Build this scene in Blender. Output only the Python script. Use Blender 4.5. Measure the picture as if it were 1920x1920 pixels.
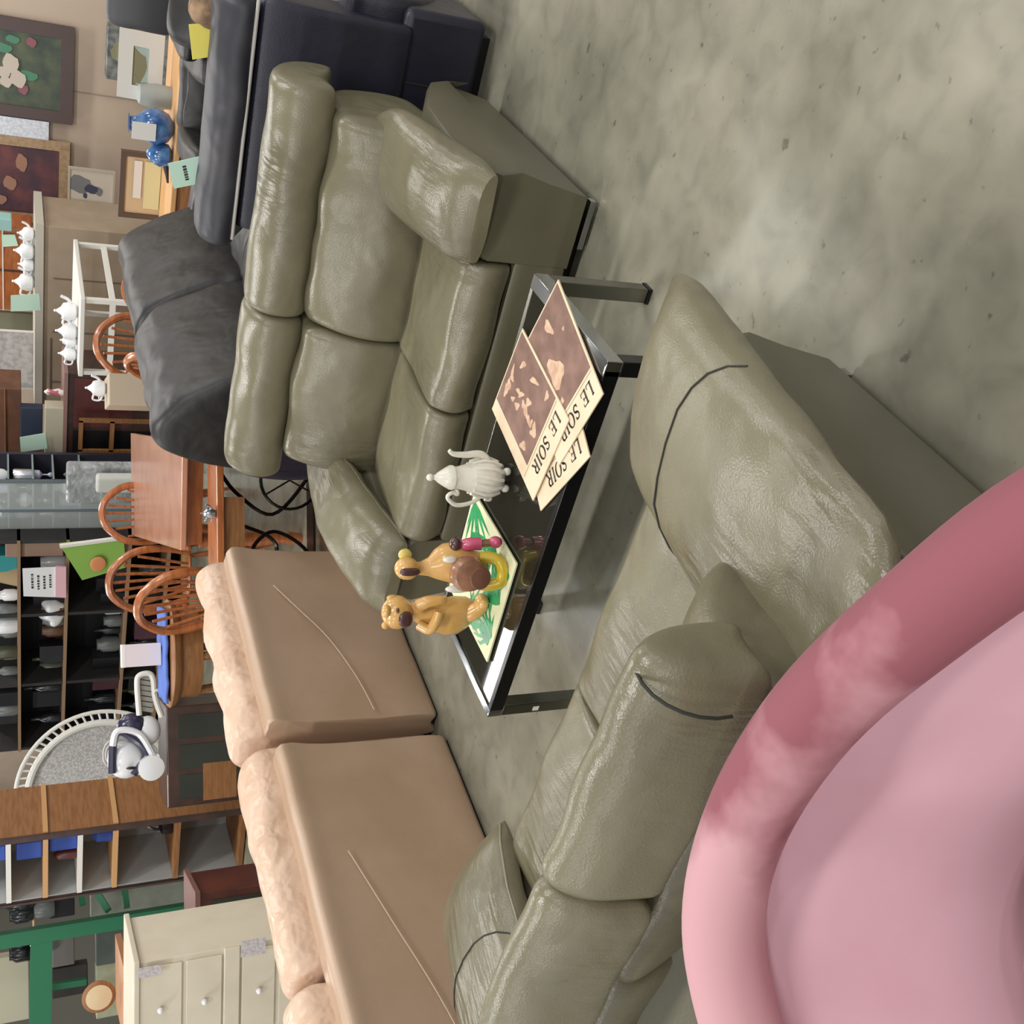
import bpy, bmesh, math, random
from mathutils import Vector as V, Matrix, noise
random.seed(7)
for o in list(bpy.data.objects): bpy.data.objects.remove(o)
S = bpy.context.scene; C = S.collection
PI = math.pi; R = math.radians; sin = math.sin; cos = math.cos

# ---------------------------------------------------------------- camera (a phone held sideways: the picture is turned a quarter)
FOC, HC, YAW = 2000.0, 1.7, R(37.0)
PIT = math.atan(FOC / 4240.0); ROLL = R(-0.6)
hd = V((-sin(YAW), cos(YAW), 0)); rt = V((cos(YAW), sin(YAW), 0)); UPV = V((0, 0, 1))
FW = hd * cos(PIT) - UPV * sin(PIT); u2 = hd * sin(PIT) + UPV * cos(PIT)
RR = rt * cos(ROLL) + u2 * sin(ROLL); UU = -rt * sin(ROLL) + u2 * cos(ROLL)
cam = bpy.data.cameras.new('camera'); co = bpy.data.objects.new('camera', cam); C.objects.link(co)
ix, iy = -UU, RR          # picture right = down in the room, picture up = right in the room
iz = ix.cross(iy)
co.matrix_world = Matrix(((ix.x, iy.x, iz.x, 0), (ix.y, iy.y, iz.y, 0), (ix.z, iy.z, iz.z, HC), (0, 0, 0, 1)))
cam.sensor_width = 36; cam.lens = 36 * FOC / 1920; cam.clip_start = 0.05
S.camera = co

# ---------------------------------------------------------------- world, lamps, exposure
W = bpy.data.worlds.new('world'); S.world = W; W.use_nodes = True
bg = W.node_tree.nodes['Background']; bg.inputs[0].default_value = (.95, .98, 1, 1); bg.inputs[1].default_value = 0.7
S.view_settings.view_transform = 'Standard'; S.view_settings.look = 'None'; S.view_settings.gamma = 1
S.view_settings.exposure = -0.12; S.view_settings.use_curve_mapping = False
def area(loc, sx, sy, pw, col=(1, .985, .965)):
    l = bpy.data.lights.new('ceiling_or_fill_lamp', 'AREA'); l.shape = 'RECTANGLE'; l.size = sx; l.size_y = sy; l.energy = pw; l.color = col
    o = bpy.data.objects.new('ceiling_or_fill_lamp', l); C.objects.link(o); o.location = loc
    return o
area((-8.6, 8.5, 4.5), 1.5, .24, 60)
for x in (-13, -7.4, -3.4, 0.6, 4.6):
    for y in (-3.4, 0.4, 4.4, 8.6, 12.0):  # row behind the camera is added to brighten the pink chair's inside
        if (x, y) == (-7.4, 8.6): continue
        area((x, y, 4.5), 1.6, .3, 105)

# ---------------------------------------------------------------- materials
def hexc(c):
    if isinstance(c, str): c = tuple(int(c[i:i+2], 16) for i in (0, 2, 4))
    f = lambda v: (v/255/12.92) if v/255 <= .04045 else ((v/255+.055)/1.055)**2.4
    return tuple(f(v) for v in c) + (1,)
MC = {}
def mat(name, c, rough=.5, metal=0, c2=None, sc=6, bump=0, bsc=40, wr=0, wsc=5, coat=0, sheen=0, trans=0, emit=0, lo=.4, hi=.65, stretch=None, spec=None, alpha=1, det=4):
    if name in MC: return MC[name]
    m = bpy.data.materials.new(name); m.use_nodes = True; nt = m.node_tree; N = nt.nodes; L = nt.links
    b = N['Principled BSDF']; b.inputs['Base Color'].default_value = hexc(c); b.inputs['Roughness'].default_value = rough; b.inputs['Metallic'].default_value = metal
    if coat: b.inputs['Coat Weight'].default_value = coat; b.inputs['Coat Roughness'].default_value = .15
    if sheen: b.inputs['Sheen Weight'].default_value = sheen; b.inputs['Sheen Roughness'].default_value = .4; b.inputs['Sheen Tint'].default_value = (1, .85, .87, 1)
    if trans: b.inputs['Transmission Weight'].default_value = trans
    if spec is not None: b.inputs['Specular IOR Level'].default_value = spec
    if alpha < 1: b.inputs['Alpha'].default_value = alpha
    if emit: b.inputs['Emission Color'].default_value = hexc(c); b.inputs['Emission Strength'].default_value = emit
    tc = N.new('ShaderNodeTexCoord'); src = tc.outputs['Object']
    if stretch:
        mp = N.new('ShaderNodeMapping'); mp.inputs['Scale'].default_value = stretch; L.new(src, mp.inputs[0]); src = mp.outputs[0]
    if c2 is not None:
        n = N.new('ShaderNodeTexNoise'); n.inputs['Scale'].default_value = sc; n.inputs['Detail'].default_value = det; L.new(src, n.inputs['Vector'])
        r = N.new('ShaderNodeValToRGB'); r.color_ramp.elements[0].position = lo; r.color_ramp.elements[1].position = hi
        r.color_ramp.elements[0].color = hexc(c); r.color_ramp.elements[1].color = hexc(c2)
        L.new(n.outputs['Fac'], r.inputs[0]); L.new(r.outputs[0], b.inputs['Base Color'])
    last = None
    if wr:
        n = N.new('ShaderNodeTexNoise'); n.inputs['Scale'].default_value = wsc; n.inputs['Detail'].default_value = 2; n.inputs['Distortion'].default_value = .25
        L.new(tc.outputs['Object'], n.inputs['Vector'])
        bp = N.new('ShaderNodeBump'); bp.inputs['Strength'].default_value = wr; bp.inputs['Distance'].default_value = .05
        L.new(n.outputs['Fac'], bp.inputs['Height']); last = bp
    if bump:
        n = N.new('ShaderNodeTexNoise'); n.inputs['Scale'].default_value = bsc; n.inputs['Detail'].default_value = 2; L.new(src, n.inputs['Vector'])
        bp = N.new('ShaderNodeBump'); bp.inputs['Strength'].default_value = bump; bp.inputs['Distance'].default_value = .01
        L.new(n.outputs['Fac'], bp.inputs['Height'])
        if last: L.new(last.outputs[0], bp.inputs['Normal'])
        last = bp
    if last: L.new(last.outputs[0], b.inputs['Normal'])
    MC[name] = m; return m

OLIVE = mat('olive_leather', '716c56', .3, c2='635e4a', sc=2.5, bump=.12, bsc=220, wr=.28, wsc=5.5, spec=.5)
def creases(m, scl, k):
    nt = m.node_tree; N = nt.nodes; L = nt.links; b = N['Principled BSDF']; old = b.inputs['Normal'].links[0].from_socket
    tc = N.new('ShaderNodeTexCoord'); mp = N.new('ShaderNodeMapping'); mp.inputs['Scale'].default_value = scl; mp.inputs['Rotation'].default_value = (0, 0, .35); L.new(tc.outputs['Object'], mp.inputs[0])
    n = N.new('ShaderNodeTexNoise'); n.inputs['Scale'].default_value = 1; n.inputs['Detail'].default_value = 2; L.new(mp.outputs[0], n.inputs['Vector'])
    g = N.new('ShaderNodeTexNoise'); g.inputs['Scale'].default_value = 2.6; L.new(tc.outputs['Object'], g.inputs['Vector'])
    r = N.new('ShaderNodeValToRGB'); r.color_ramp.elements[0].position = .5; r.color_ramp.elements[1].position = .66; L.new(g.outputs['Fac'], r.inputs[0])
    mu = N.new('ShaderNodeMath'); mu.operation = 'MULTIPLY'; L.new(n.outputs['Fac'], mu.inputs[0]); L.new(r.outputs[0], mu.inputs[1])
    bp = N.new('ShaderNodeBump'); bp.inputs['Strength'].default_value = k; bp.inputs['Distance'].default_value = .03; L.new(mu.outputs[0], bp.inputs['Height']); L.new(old, bp.inputs['Normal']); L.new(bp.outputs[0], b.inputs['Normal'])
creases(OLIVE, (30, 5, 7), .38)
OLIVED = mat('olive_leather_flat', '5f5b48', .42, c2='565240', sc=2, bump=.1, bsc=220)
SEAM = mat('seam_dark', '25251e', .8)
TAN = mat('tan_leather', 'b1967f', .42, c2='a88c72', sc=2, bump=.08, bsc=200, wr=.12, wsc=4)
TANP = mat('tan_puffed_leather', 'cdb099', .4, c2='c3a287', sc=3, bump=.1, bsc=200, wr=.45, wsc=11)
TANSEAM = mat('tan_seam', 'c6ad94', .6)
PINK = mat('pink_velvet', 'c9a2ac', .85, c2='bb8e98', sc=2.4, sheen=.15, lo=.45, hi=.75)
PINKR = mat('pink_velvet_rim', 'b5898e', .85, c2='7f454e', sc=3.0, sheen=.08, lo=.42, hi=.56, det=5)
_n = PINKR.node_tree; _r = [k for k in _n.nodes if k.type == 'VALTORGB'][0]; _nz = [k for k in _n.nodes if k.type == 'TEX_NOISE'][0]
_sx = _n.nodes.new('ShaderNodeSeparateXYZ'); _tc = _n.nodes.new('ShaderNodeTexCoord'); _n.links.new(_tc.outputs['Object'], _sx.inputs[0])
_ma = _n.nodes.new('ShaderNodeMath'); _ma.operation = 'MULTIPLY_ADD'; _ma.inputs[1].default_value = .42; _n.links.new(_sx.outputs['X'], _ma.inputs[0]); _n.links.new(_nz.outputs['Fac'], _ma.inputs[2])  # rim darkens along X: shade on the brushed nap painted into the colour
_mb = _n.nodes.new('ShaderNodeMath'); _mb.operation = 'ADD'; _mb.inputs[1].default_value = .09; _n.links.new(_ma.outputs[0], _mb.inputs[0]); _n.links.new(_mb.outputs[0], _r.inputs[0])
PINKD = mat('rose_velvet_seat', 'b9777f', .8, c2='a9686f', sc=4, sheen=.25)
NAVY = mat('navy_leather', '1f1e2c', .42, c2='262534', sc=3, bump=.1, bsc=200, wr=.15)
NAVYL = mat('navy_worn_leather', '1d1d26', .5, c2='2e2c30', sc=5, wr=.3)
BLACK = mat('black_leather', '151516', .46, c2='222221', sc=4, bump=.1, bsc=200, wr=.35, wsc=5)
BLK = mat('black_plastic', '141416', .4)
CHROME = mat('chrome', 'b0b4b8', .1, 1)
CHROMED = mat('chrome_dark_reflection', '77776e', .22, 1)  # chrome with dark reflections put into its colour
BLKMET = mat('black_gloss_metal', '0f1012', .25, .2)
GLASSTOP = mat('smoked_glass', '23221b', .02, 0, spec=.45)
CREAMP = mat('newsprint', 'd6c2a6', .8, c2='ccb595', sc=9)
BROWNP = mat('sepia_photo', '6d5144', .7, c2='836457', sc=14)
SEPL = mat('sepia_light', 'c9a88c', .7, c2='b08c74', sc=30)
INK = mat('ink', '3a3430', .8)
WHITEC = mat('white_ceramic', 'd6d3c6', .3, coat=.4, bump=.15, bsc=60)
WHITEG = mat('white_gloss', 'e4e6e8', .25, coat=.4)
WHITEM = mat('white_painted', 'dcdad3', .5)
CARAM = mat('caramel_ceramic', 'd4a566', .3, c2='c59a52', sc=18, coat=.5)
YEL = mat('yellow_ceramic', 'c7ab2c', .25, coat=.5)
PINKC = mat('pink_ceramic', 'c05070', .3, coat=.5)
BRNC = mat('brown_ceramic', '966a50', .35, c2='7a5542', sc=20, coat=.4)
BRND = mat('dark_brown_ceramic', '4a2c2a', .3, coat=.4)
ORW = mat('orange_wood', 'b06a3c', .32, c2='98562e', sc=7, stretch=(1, 1, 6), coat=.5)
PINKW = mat('pale_red_wood', 'b98468', .3, c2='ad755a', sc=5, coat=.5)
BRW = mat('brown_wood', '96683f', .5, c2='83572f', sc=6, stretch=(1, 1, 8))
TANW = mat('tan_wood', 'c79a68', .5)
DKW = mat('dark_wood', '3b2a26', .4, c2='4c342c', sc=7, coat=.3)
MAH = mat('mahogany', '5a2c28', .35, c2='4a2422', sc=6, coat=.4)
CREAM = mat('cream_paint', 'd3cbb8', .5, c2='c9c0ac', sc=3)
DESKM = mat('beige_laminate', 'a3917e', .55, c2='998771', sc=3)
GREYP = mat('grey_panel', '9a9c9c', .5, c2='8f9292', sc=2)
GREEN = mat('green_rack_paint', '1f6a48', .45)
BLUEG = mat('blue_glass', '2f5a94', .15, c2='5f86b4', sc=14, coat=.6)
BLUE = mat('blue_plastic', '2c4a9c', .5)
BLUEC = mat('blue_cloth', '5876c4', .8)
MINT = mat('mint_card', 'c3e2cf', .7)
YCARD = mat('yellow_card', 'e8dc6a', .7)
PEG = mat('pegboard', 'b5a391', .7, c2='aa9888', sc=1.5)
FLOORM = None
def glassmat():
    return mat('clear_glass', 'dfe8e6', .05, 0, trans=.0, alpha=.28)
GLASS = glassmat()

# ---------------------------------------------------------------- mesh helpers
class MB:
    def __init__(s): s.v = []; s.f = []
    def add(s, vs, fs):
        n = len(s.v); s.v += [tuple(v) for v in vs]; s.f += [tuple(i+n for i in f) for f in fs]; return s
    def box(s, x0, x1, y0, y1, z0, z1):
        return s.add([(x, y, z) for x in (x0, x1) for y in (y0, y1) for z in (z0, z1)],
                     [(0, 1, 3, 2), (4, 6, 7, 5), (0, 4, 5, 1), (2, 3, 7, 6), (0, 2, 6, 4), (1, 5, 7, 3)])
    def obox(s, a, b, w, t, up=V((0, 0, 1))):
        a = V(a); b = V(b); d = (b-a).normalized(); sd = d.cross(up)
        if sd.length < 1e-4: sd = V((1, 0, 0))
        sd.normalize(); q = sd.cross(d).normalized(); vs = []
        for p in (a, b):
            for i, j in ((-1, -1), (1, -1), (1, 1), (-1, 1)): vs.append(p+sd*w/2*i+q*t/2*j)
        return s.add(vs, [(3, 2, 1, 0), (4, 5, 6, 7)]+[(i, (i+1) % 4, 4+(i+1) % 4, 4+i) for i in range(4)])
    def loft(s, rings, cap=True, close=True):
        n = len(rings[0]); vs = [p for r in rings for p in r]; fs = []
        for k in range(len(rings)-1):
            for i in range(n if close else n-1):
                j = (i+1) % n; fs.append((k*n+i, k*n+j, (k+1)*n+j, (k+1)*n+i))
        if cap: fs.append(tuple(range(n-1, -1, -1))); fs.append(tuple((len(rings)-1)*n+i for i in range(n)))
        return s.add(vs, fs)
    def lathe(s, prof, seg=20, c=(0, 0, 0), ax='z', sx=1, sy=1):
        rings = []
        for r, z in prof:
            ring = []
            for i in range(seg):
                a = 2*PI*i/seg; p = (r*cos(a)*sx, r*sin(a)*sy, z)
                if ax == 'y': p = (p[0], p[2], p[1])
                if ax == 'x': p = (p[2], p[0], p[1])
                ring.append((p[0]+c[0], p[1]+c[1], p[2]+c[2]))
            rings.append(ring)
        return s.loft(rings)
    def tube(s, pts, r, seg=8, closed=False, flat=1):
        pts = [V(p) for p in pts]; n = len(pts); rings = []
        rs = r if isinstance(r, (list, tuple)) else [r]*n
        prev = None
        for i, p in enumerate(pts):
            t = (pts[(i+1) % n]-pts[i-1]) if closed else (pts[min(i+1, n-1)]-pts[max(i-1, 0)])
            t.normalize()
            if prev is None:
                a = V((0, 0, 1)) if abs(t.z) < .9 else V((1, 0, 0)); sd = t.cross(a).normalized()
            else: sd = (prev-t*prev.dot(t)).normalized()
            prev = sd; q = t.cross(sd)
            rings.append([p+sd*cos(2*PI*k/seg)*rs[i]+q*sin(2*PI*k/seg)*rs[i]*flat for k in range(seg)])
        if closed: rings.append(rings[0]); return s.loft(rings, cap=False)
        return s.loft(rings)
    def ell(s, c, r, seg=16, rn=10, p=1.0, rot=None):
        vs = []; rings = []
        for i in range(rn+1):
            a = -PI/2+PI*i/rn; a = max(-PI/2+.02, min(PI/2-.02, a)); ring = []
            for k in range(seg):
                b = 2*PI*k/seg
                sp = lambda v: math.copysign(abs(v)**p, v)
                q = V((sp(cos(a))*sp(cos(b))*r[0], sp(cos(a))*sp(sin(b))*r[1], sp(sin(a))*r[2]))
                if rot: q = rot @ q
                ring.append(q+V(c))
            rings.append(ring)
        return s.loft(rings)
    def prism(s, poly, a0, a1, ax='x'):
        def P(a, b, t): return {'x': (t, a, b), 'y': (a, t, b), 'z': (a, b, t)}[ax]
        return s.loft([[P(a, b, a0) for a, b in poly], [P(a, b, a1) for a, b in poly]])
    def pillow(s, prof, a0, a1, ax='x', end=.07, p=2.6, n=26, sm=7, wob=0, seed=0, crown=0, pinch=.0):
        """soft shape: a closed smooth profile swept along an axis with puffed ends"""
        pr = smooth(prof, sm); cx = sum(q[0] for q in pr)/len(pr); cy = sum(q[1] for q in pr)/len(pr); rings = []
        L = a1-a0
        ts = []
        for i in range(n+1):
            t = i/n; ts.append(.5-.5*cos(PI*t))
        for t in ts:
            d = min(t, 1-t)*abs(L)/end
            k = 1 if d >= 1 else (1-(1-d)**p)**(1/p)
            k = max(k, .02)
            # ends shrink by the 'end' amount at most, not to a point
            ring = []
            for q in pr:
                vx, vy = q[0]-cx, q[1]-cy; l = math.hypot(vx, vy); sh = max(0, l-end*(1-k)*1.0)/l if l > 0 else 1
                if d < .001: sh = max(0, l-end)/l*.98 if l > end else .02
                cr = 1+crown*sin(PI*t)
                x, y = cx+vx*sh*cr, cy+vy*sh*cr; z = a0+L*t
                ring.append({'x': (z, x, y), 'y': (x, z, y), 'z': (x, y, z)}[ax])
            rings.append(ring)
        s2 = MB().loft(rings)
        if wob:
            s2.v = [tuple(V(v)+V((0, noise.noise(V(v)*5+V((seed, 0, 0)))*wob*.6, noise.noise(V(v)*6+V((0, seed, 3)))*wob))) for v in s2.v]
        return s.add(s2.v, s2.f)
    def xf(s, M): s.v = [tuple(M @ V(v)) for v in s.v]; return s
    def sub(s, o): s.v = [tuple(V(v)-V(o)) for v in s.v]; return s
    def build(s, name, m, parent=None, sm=True, sub=0, bev=0, world=False, ang=40):
        if world and parent is not None: s.sub(parent.location)
        me = bpy.data.meshes.new(name); me.from_pydata(s.v, [], s.f); me.materials.append(m)
        bm = bmesh.new(); bm.from_mesh(me); bmesh.ops.recalc_face_normals(bm, faces=bm.faces); bm.to_mesh(me); bm.free()
        if sm:
            me.polygons.foreach_set('use_smooth', [True]*len(me.polygons))
            try: me.set_sharp_from_angle(angle=R(ang))
            except Exception: pass
        o = bpy.data.objects.new(name, me); C.objects.link(o)
        if parent is not None: o.parent = parent
        if bev:
            b = o.modifiers.new('bevel', 'BEVEL'); b.width = bev; b.segments = 3; b.limit_method = 'ANGLE'
        if sub:
            d = o.modifiers.new('sub', 'SUBSURF'); d.levels = sub; d.render_levels = sub
        return o
def smooth(pts, k):
    out = []; n = len(pts)
    for i in range(n):
        p0, p1, p2, p3 = (V(pts[(i+j) % n]).to_2d() if len(pts[0]) == 2 else None for j in (-1, 0, 1, 2))
        for j in range(k):
            t = j/k
            out.append(tuple(.5*((2*p1)+(p2-p0)*t+(2*p0-5*p1+4*p2-p3)*t*t+(3*p1-p0-3*p2+p3)*t**3)))
    return out
def cr(pts, k=6):
    pts = [V(p) for p in pts]; out = []; n = len(pts)
    for i in range(n-1):
        p0, p1, p2, p3 = pts[max(i-1, 0)], pts[i], pts[i+1], pts[min(i+2, n-1)]
        for j in range(k):
            t = j/k; out.append(.5*((2*p1)+(p2-p0)*t+(2*p0-5*p1+4*p2-p3)*t*t+(3*p1-p0-3*p2+p3)*t**3))
    out.append(pts[-1]); return out
def tag(o, label, cat, group=None, kind=None):
    if label: o['label'] = label
    if cat: o['category'] = cat
    if group: o['group'] = group
    if kind: o['kind'] = kind
    return o
def thing(name, label, cat, loc=(0, 0, 0), rz=0, group=None):
    o = bpy.data.objects.new(name, None); C.objects.link(o); o.location = loc; o.rotation_euler = (0, 0, rz); o.empty_display_size = .1
    return tag(o, label, cat, group)
def struct(name, mb, m, **k):
    o = mb.build(name, m, sm=False, **k); o['kind'] = 'structure'; return o
def copy_tree(o, parent=None):
    c = o.copy(); C.objects.link(c)
    if parent is not None: c.parent = parent
    for ch in list(o.children): copy_tree(ch, c)
    return c

# a vertical plane in the room and where a line of sight meets it
def ray(x, y): return FW + RR*((960-y)/FOC) - UU*((x-960)/FOC)
def onz(x, y, z):
    d = ray(x, y); return V((0, 0, HC)) + d*((z-HC)/d.z)
class Plane:
    def __init__(s, h, off):
        s.h = V((h[0], h[1], 0)).normalized(); s.n = V((-s.h.y, s.h.x, 0)); s.off = off; s.rz = math.atan2(s.h.y, s.h.x)
    def pt(s, x, y):
        d = ray(x, y); return V((0, 0, HC)) + d*(s.off/d.dot(s.n))
    def rz_(s, x, y): p = s.pt(x, y); return p.dot(s.h), p.z
    def at(s, r, z, dn=0): return s.h*r + s.n*(s.off+dn) + V((0, 0, z))
    def bb(s, x0, x1, y0, y1, floor=False):
        """x0,x1: top and bottom; y0,y1: right and left. returns base centre, width, height"""
        xm, ym = (x0+x1)/2, (y0+y1)/2
        r1, _ = s.rz_(xm, y0); r0, _ = s.rz_(xm, y1); _, zt = s.rz_(x0, ym); _, zb = s.rz_(x1, ym)
        if floor: zb = 0
        return s.at((r0+r1)/2, zb), abs(r1-r0), zt-zb
PY = lambda Y: Plane((1, 0), Y)
PD = lambda D: Plane((rt.x, rt.y), D)

# ---------------------------------------------------------------- floor and walls
m = bpy.data.materials.new('polished_concrete'); m.use_nodes = True; nt = m.node_tree; N = nt.nodes; L = nt.links; b = N['Principled BSDF']
tc = N.new('ShaderNodeTexCoord')
def nz(sc, det, dist=0):
    n = N.new('ShaderNodeTexNoise'); n.inputs['Scale'].default_value = sc; n.inputs['Detail'].default_value = det; n.inputs['Distortion'].default_value = dist
    L.new(tc.outputs['Object'], n.inputs['Vector']); return n
def ramp(src, stops):
    r = N.new('ShaderNodeValToRGB'); e = r.color_ramp.elements
    while len(e) < len(stops): e.new(.5)
    for k, (p, c) in enumerate(stops): e[k].position = p; e[k].color = hexc(c)
    L.new(src, r.inputs[0]); return r
n1 = nz(1.1, 7, .2); r1 = ramp(n1.outputs['Fac'], [(.3, '6c6a5e'), (.5, '878474'), (.72, '9e9a88')])
n2 = nz(9, 5, .5); r2 = ramp(n2.outputs['Fac'], [(.25, 'a8a8a6'), (.5, 'e8e8e6'), (.7, 'ffffff')])
mx = N.new('ShaderNodeMixRGB'); mx.blend_type = 'MULTIPLY'; mx.inputs[0].default_value = .55; L.new(r1.outputs[0], mx.inputs[1]); L.new(r2.outputs[0], mx.inputs[2])
n3 = nz(22, 3); r3 = ramp(n3.outputs['Fac'], [(.27, '4a4a46'), (.33, 'ffffff')])
mx2 = N.new('ShaderNodeMixRGB'); mx2.blend_type = 'MULTIPLY'; mx2.inputs[0].default_value = .5; L.new(mx.outputs[0], mx2.inputs[1]); L.new(r3.outputs[0], mx2.inputs[2])
L.new(mx2.outputs[0], b.inputs['Base Color'])
rr = ramp(n1.outputs['Fac'], [(.35, '707070'), (.6, 'a0a0a0')]); L.new(rr.outputs[0], b.inputs['Roughness'])
struct('floor', MB().box(-18, 8, -3, 14, -.1, 0), m)
WALLY = 13.0
wb = struct('wall_back', MB().box(-18, 8, WALLY, WALLY+.15, 0, 4.6), PEG)
struct('ceiling', MB().box(-18, 8, -6, 14, 4.7, 4.8), mat('ceiling_panel', '8f8d88', .8))
struct('wall_left', MB().box(-18.15, -18, -3, 14, 0, 4.6), mat('wall_paint', '6d6c64', .8))

# ================================================================= FOREGROUND
# ---------------------------------------------------------------- leather sofas
def sofa(name, label, loc, rz, Wd, aw, nseat, heads, back_h=.93, group=None, padw=.04, bk=(0, 1), long_pad=False, lin=0, belly=.0):
    BY = lambda pr: [(bk[0]+(y-.605)*bk[1]+.605 if bk[1] != 1 else y, z) for y, z in pr]
    if long_pad: BY = lambda pr: [(min(bk[0]+(y-.605)*bk[1]+.605, 2) if z > .6 else min(y, .72), max(z, back_h-.19) if min(p[1] for p in pr) > .5 else z) for y, z in pr]
    t = thing(name, label, 'sofa', loc, rz, group); D = 1.0
    body = MB().box(.03, Wd-.03, .05, D-.06, .07, .30); body.build('base', OLIVED, t, bev=.02)
    MB().box(.08, Wd-.08, .08, D-.1, .0, .07).build('plinth', BLK, t)
    MB().pillow([(-.0, .07), (0, .15), (0, .235), (.03, .245), (.1, .245), (.1, .15), (.1, .07), (.05, .065)], aw-.01, Wd-aw+.01, end=.015, sm=3).build('front_rail', OLIVED, t)
    sw = (Wd-2*aw)/nseat
    for k in range(nseat):
        x0 = aw+k*sw
        MB().pillow([(-.005, .27), (-.03, .33), (0, .385), (.06, .408), (.28, .405), (.5, .385), (.66, .37), (.68, .3), (.5, .25), (.2, .25), (.03, .25)], x0+.004, x0+sw-.004, end=.03, wob=.012, seed=k*3, n=30).build('seat_cushion', OLIVE, t)
    h = back_h
    for k in range(nseat):
        x0 = (aw-.16+lin if k == 0 else aw+k*sw); x1 = (Wd-aw+.22 if k == nseat-1 else aw+(k+1)*sw)
        MB().pillow(BY([(.48, .36), (.46, .47), (.50, .60), (.58, .71), (.66, h-.19), (.8, h-.19), (.92, .62), (.93, .4), (.8, .34), (.6, .33)]), x0+.002, x1-.002, end=.05, wob=.02, seed=k*5+1, n=32).build('back_cushion', OLIVE, t)
    for (a, bb_) in heads:
        MB().pillow(BY([(.64, h-.19), (.605, h-.13), (.625, h-.05), (.70, h+.005), (.80, h+.0), (.90, h-.06), (.95, h-.16), (.93, h-.24), (.82, h-.21), (.72, h-.2)]), a, bb_, end=.05, wob=.014, seed=a*7, n=34).build('headrest_roll', OLIVE, t)
        if long_pad and a < .3: MB().tube([(a+.045, .76+.085*cos(q), h-.085+.095*sin(q)) for q in [R(-10+i*16) for i in range(14)]], .003, 5).build('seam', SEAM, t)
    sh = .22 if long_pad else .12
    MB().pillow([(.5, .08), (.55, .5), (.6, .6), (.7, .58), (.77, .48), (.9, .33), (.93, .2), (.92, .08)] if long_pad else [(.8, .08), (.78, .6), (.8, h-.25), (.86, h-.25), (.9+.08*(bk[1] == 1), .6), (.93+.05*(bk[1] == 1), .3), (.93, .08)], sh, Wd-sh, end=.03, sm=4).build('back_shell', OLIVED, t)
    for sgn in (0, 1):
        X = (lambda x: x) if sgn == 0 else (lambda x: Wd-x)      # x measured inwards from the outer side
        # arm body: front panel and flared side
        rings = []
        for y, zt in ((.0, .37), (.015, .385), (.3, .44), (.62, .46 if long_pad else .42), (.93, .45 if long_pad else .31), (.96, .2)):
            pr = [(.035, .06), (.01-belly, .2), (-.015-belly*1.2, zt-.07), (0, zt-.01), (.03, zt), (aw-.03, zt), (aw-.005, zt-.03), (aw-.005, .06)]
            rings.append([(X(a), y, z) for a, z in pr])
        ab = MB().loft(rings); ab.build('arm_body', OLIVED, t, bev=.012)
        # arm pad: a fat leaf that tapers to the back, thin lips at the front
        rings = []; n = 22
        def pad_ring(s_, lift=0):
            y = -.045+s_*(.78 if not long_pad else .93)
            k = min(1, (s_*9+.15)**.5) if s_ < .1 else 1
            e = (1 if s_ < .6 else max(.12, (1-((s_-.6)/.4)**2.2))) if not long_pad else (1 if s_ < .85 else (1-((s_-.85)/.16)**2)**.5)
            wdt = (aw+padw+.02)*(0.80+.2*k)*e; xc = aw/2-.01-(padw-.04)/2+.02*(1-e)+s_*.03*(not long_pad)
            zc = .405+.17*s_**.9; th = (.04+.06*sin(PI*min(1, s_*1.0+.22)))*k*(.5+.5*e)
            ring = []
            for j in range(24):
                a = 2*PI*j/24; ca, sa = cos(a), sin(a)
                xx = math.copysign(abs(ca)**.8, ca)*wdt/2
                zz = (abs(sa)**.85)*th if sa > 0 else -(abs(sa)**.8)*.045*k
                tilt = .09*(-xx)*1.0          # outer lip stands higher than the inner tip
                yy = y + (.03*ca if s_ < .25 else 0)*(1-s_*4 if s_ < .25 else 0)
                p = V((X(xc+xx), yy-(.06 if long_pad else 0)*(1-s_), zc+zz+tilt))
                wv = noise.noise(p*9+V((sgn*9, 0, 0)))*.008+lift
                ring.append((p.x, p.y, p.z+wv))
            return ring
        for i in range(n+1): rings.append(pad_ring(i/n))
        pd_ = MB().loft(rings).build('arm_pad', OLIVE, t)
        MB().tube([pad_ring(.45-.13*sin(PI*j/12), .0015)[j] for j in range(1, 12)] if long_pad else [pad_ring(.02+.7*j/11, .002)[0] for j in range(12)], .0022, 5).build('seam', SEAM if long_pad else OLIVE, pd_)
        if long_pad: MB().tube([pad_ring(.01+.85*j/20, .001)[1] for j in range(21)], .003, 5).build('piping', mat('olive_piping', '8b8772', .4), pd_)
        MB().obox((X(.05), .03, .028), (X(aw*.75), .03, .028), .03, .02).build('foot_bar', CHROME, t)
    return t
BSX, BSY = -2.59, 2.9
sofa('leather_sofa', 'olive two-seat leather sofa facing the camera behind the glass coffee table', (BSX, BSY, 0), 0, 1.66, .28, 2, [(.12, .83), (.83, 1.66)], .905, lin=.12)
FSX, FSY = -0.80, 1.66
fs = sofa('leather_sofa', 'olive leather sofa seen from behind, between the coffee table and the pink chair', (FSX, FSY, 0), PI, 1.98, .34, 2, [(.14, .70), (.70, 1.2), (1.2, 1.84)], .87, bk=(.07, .42), long_pad=True, padw=.1)

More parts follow.
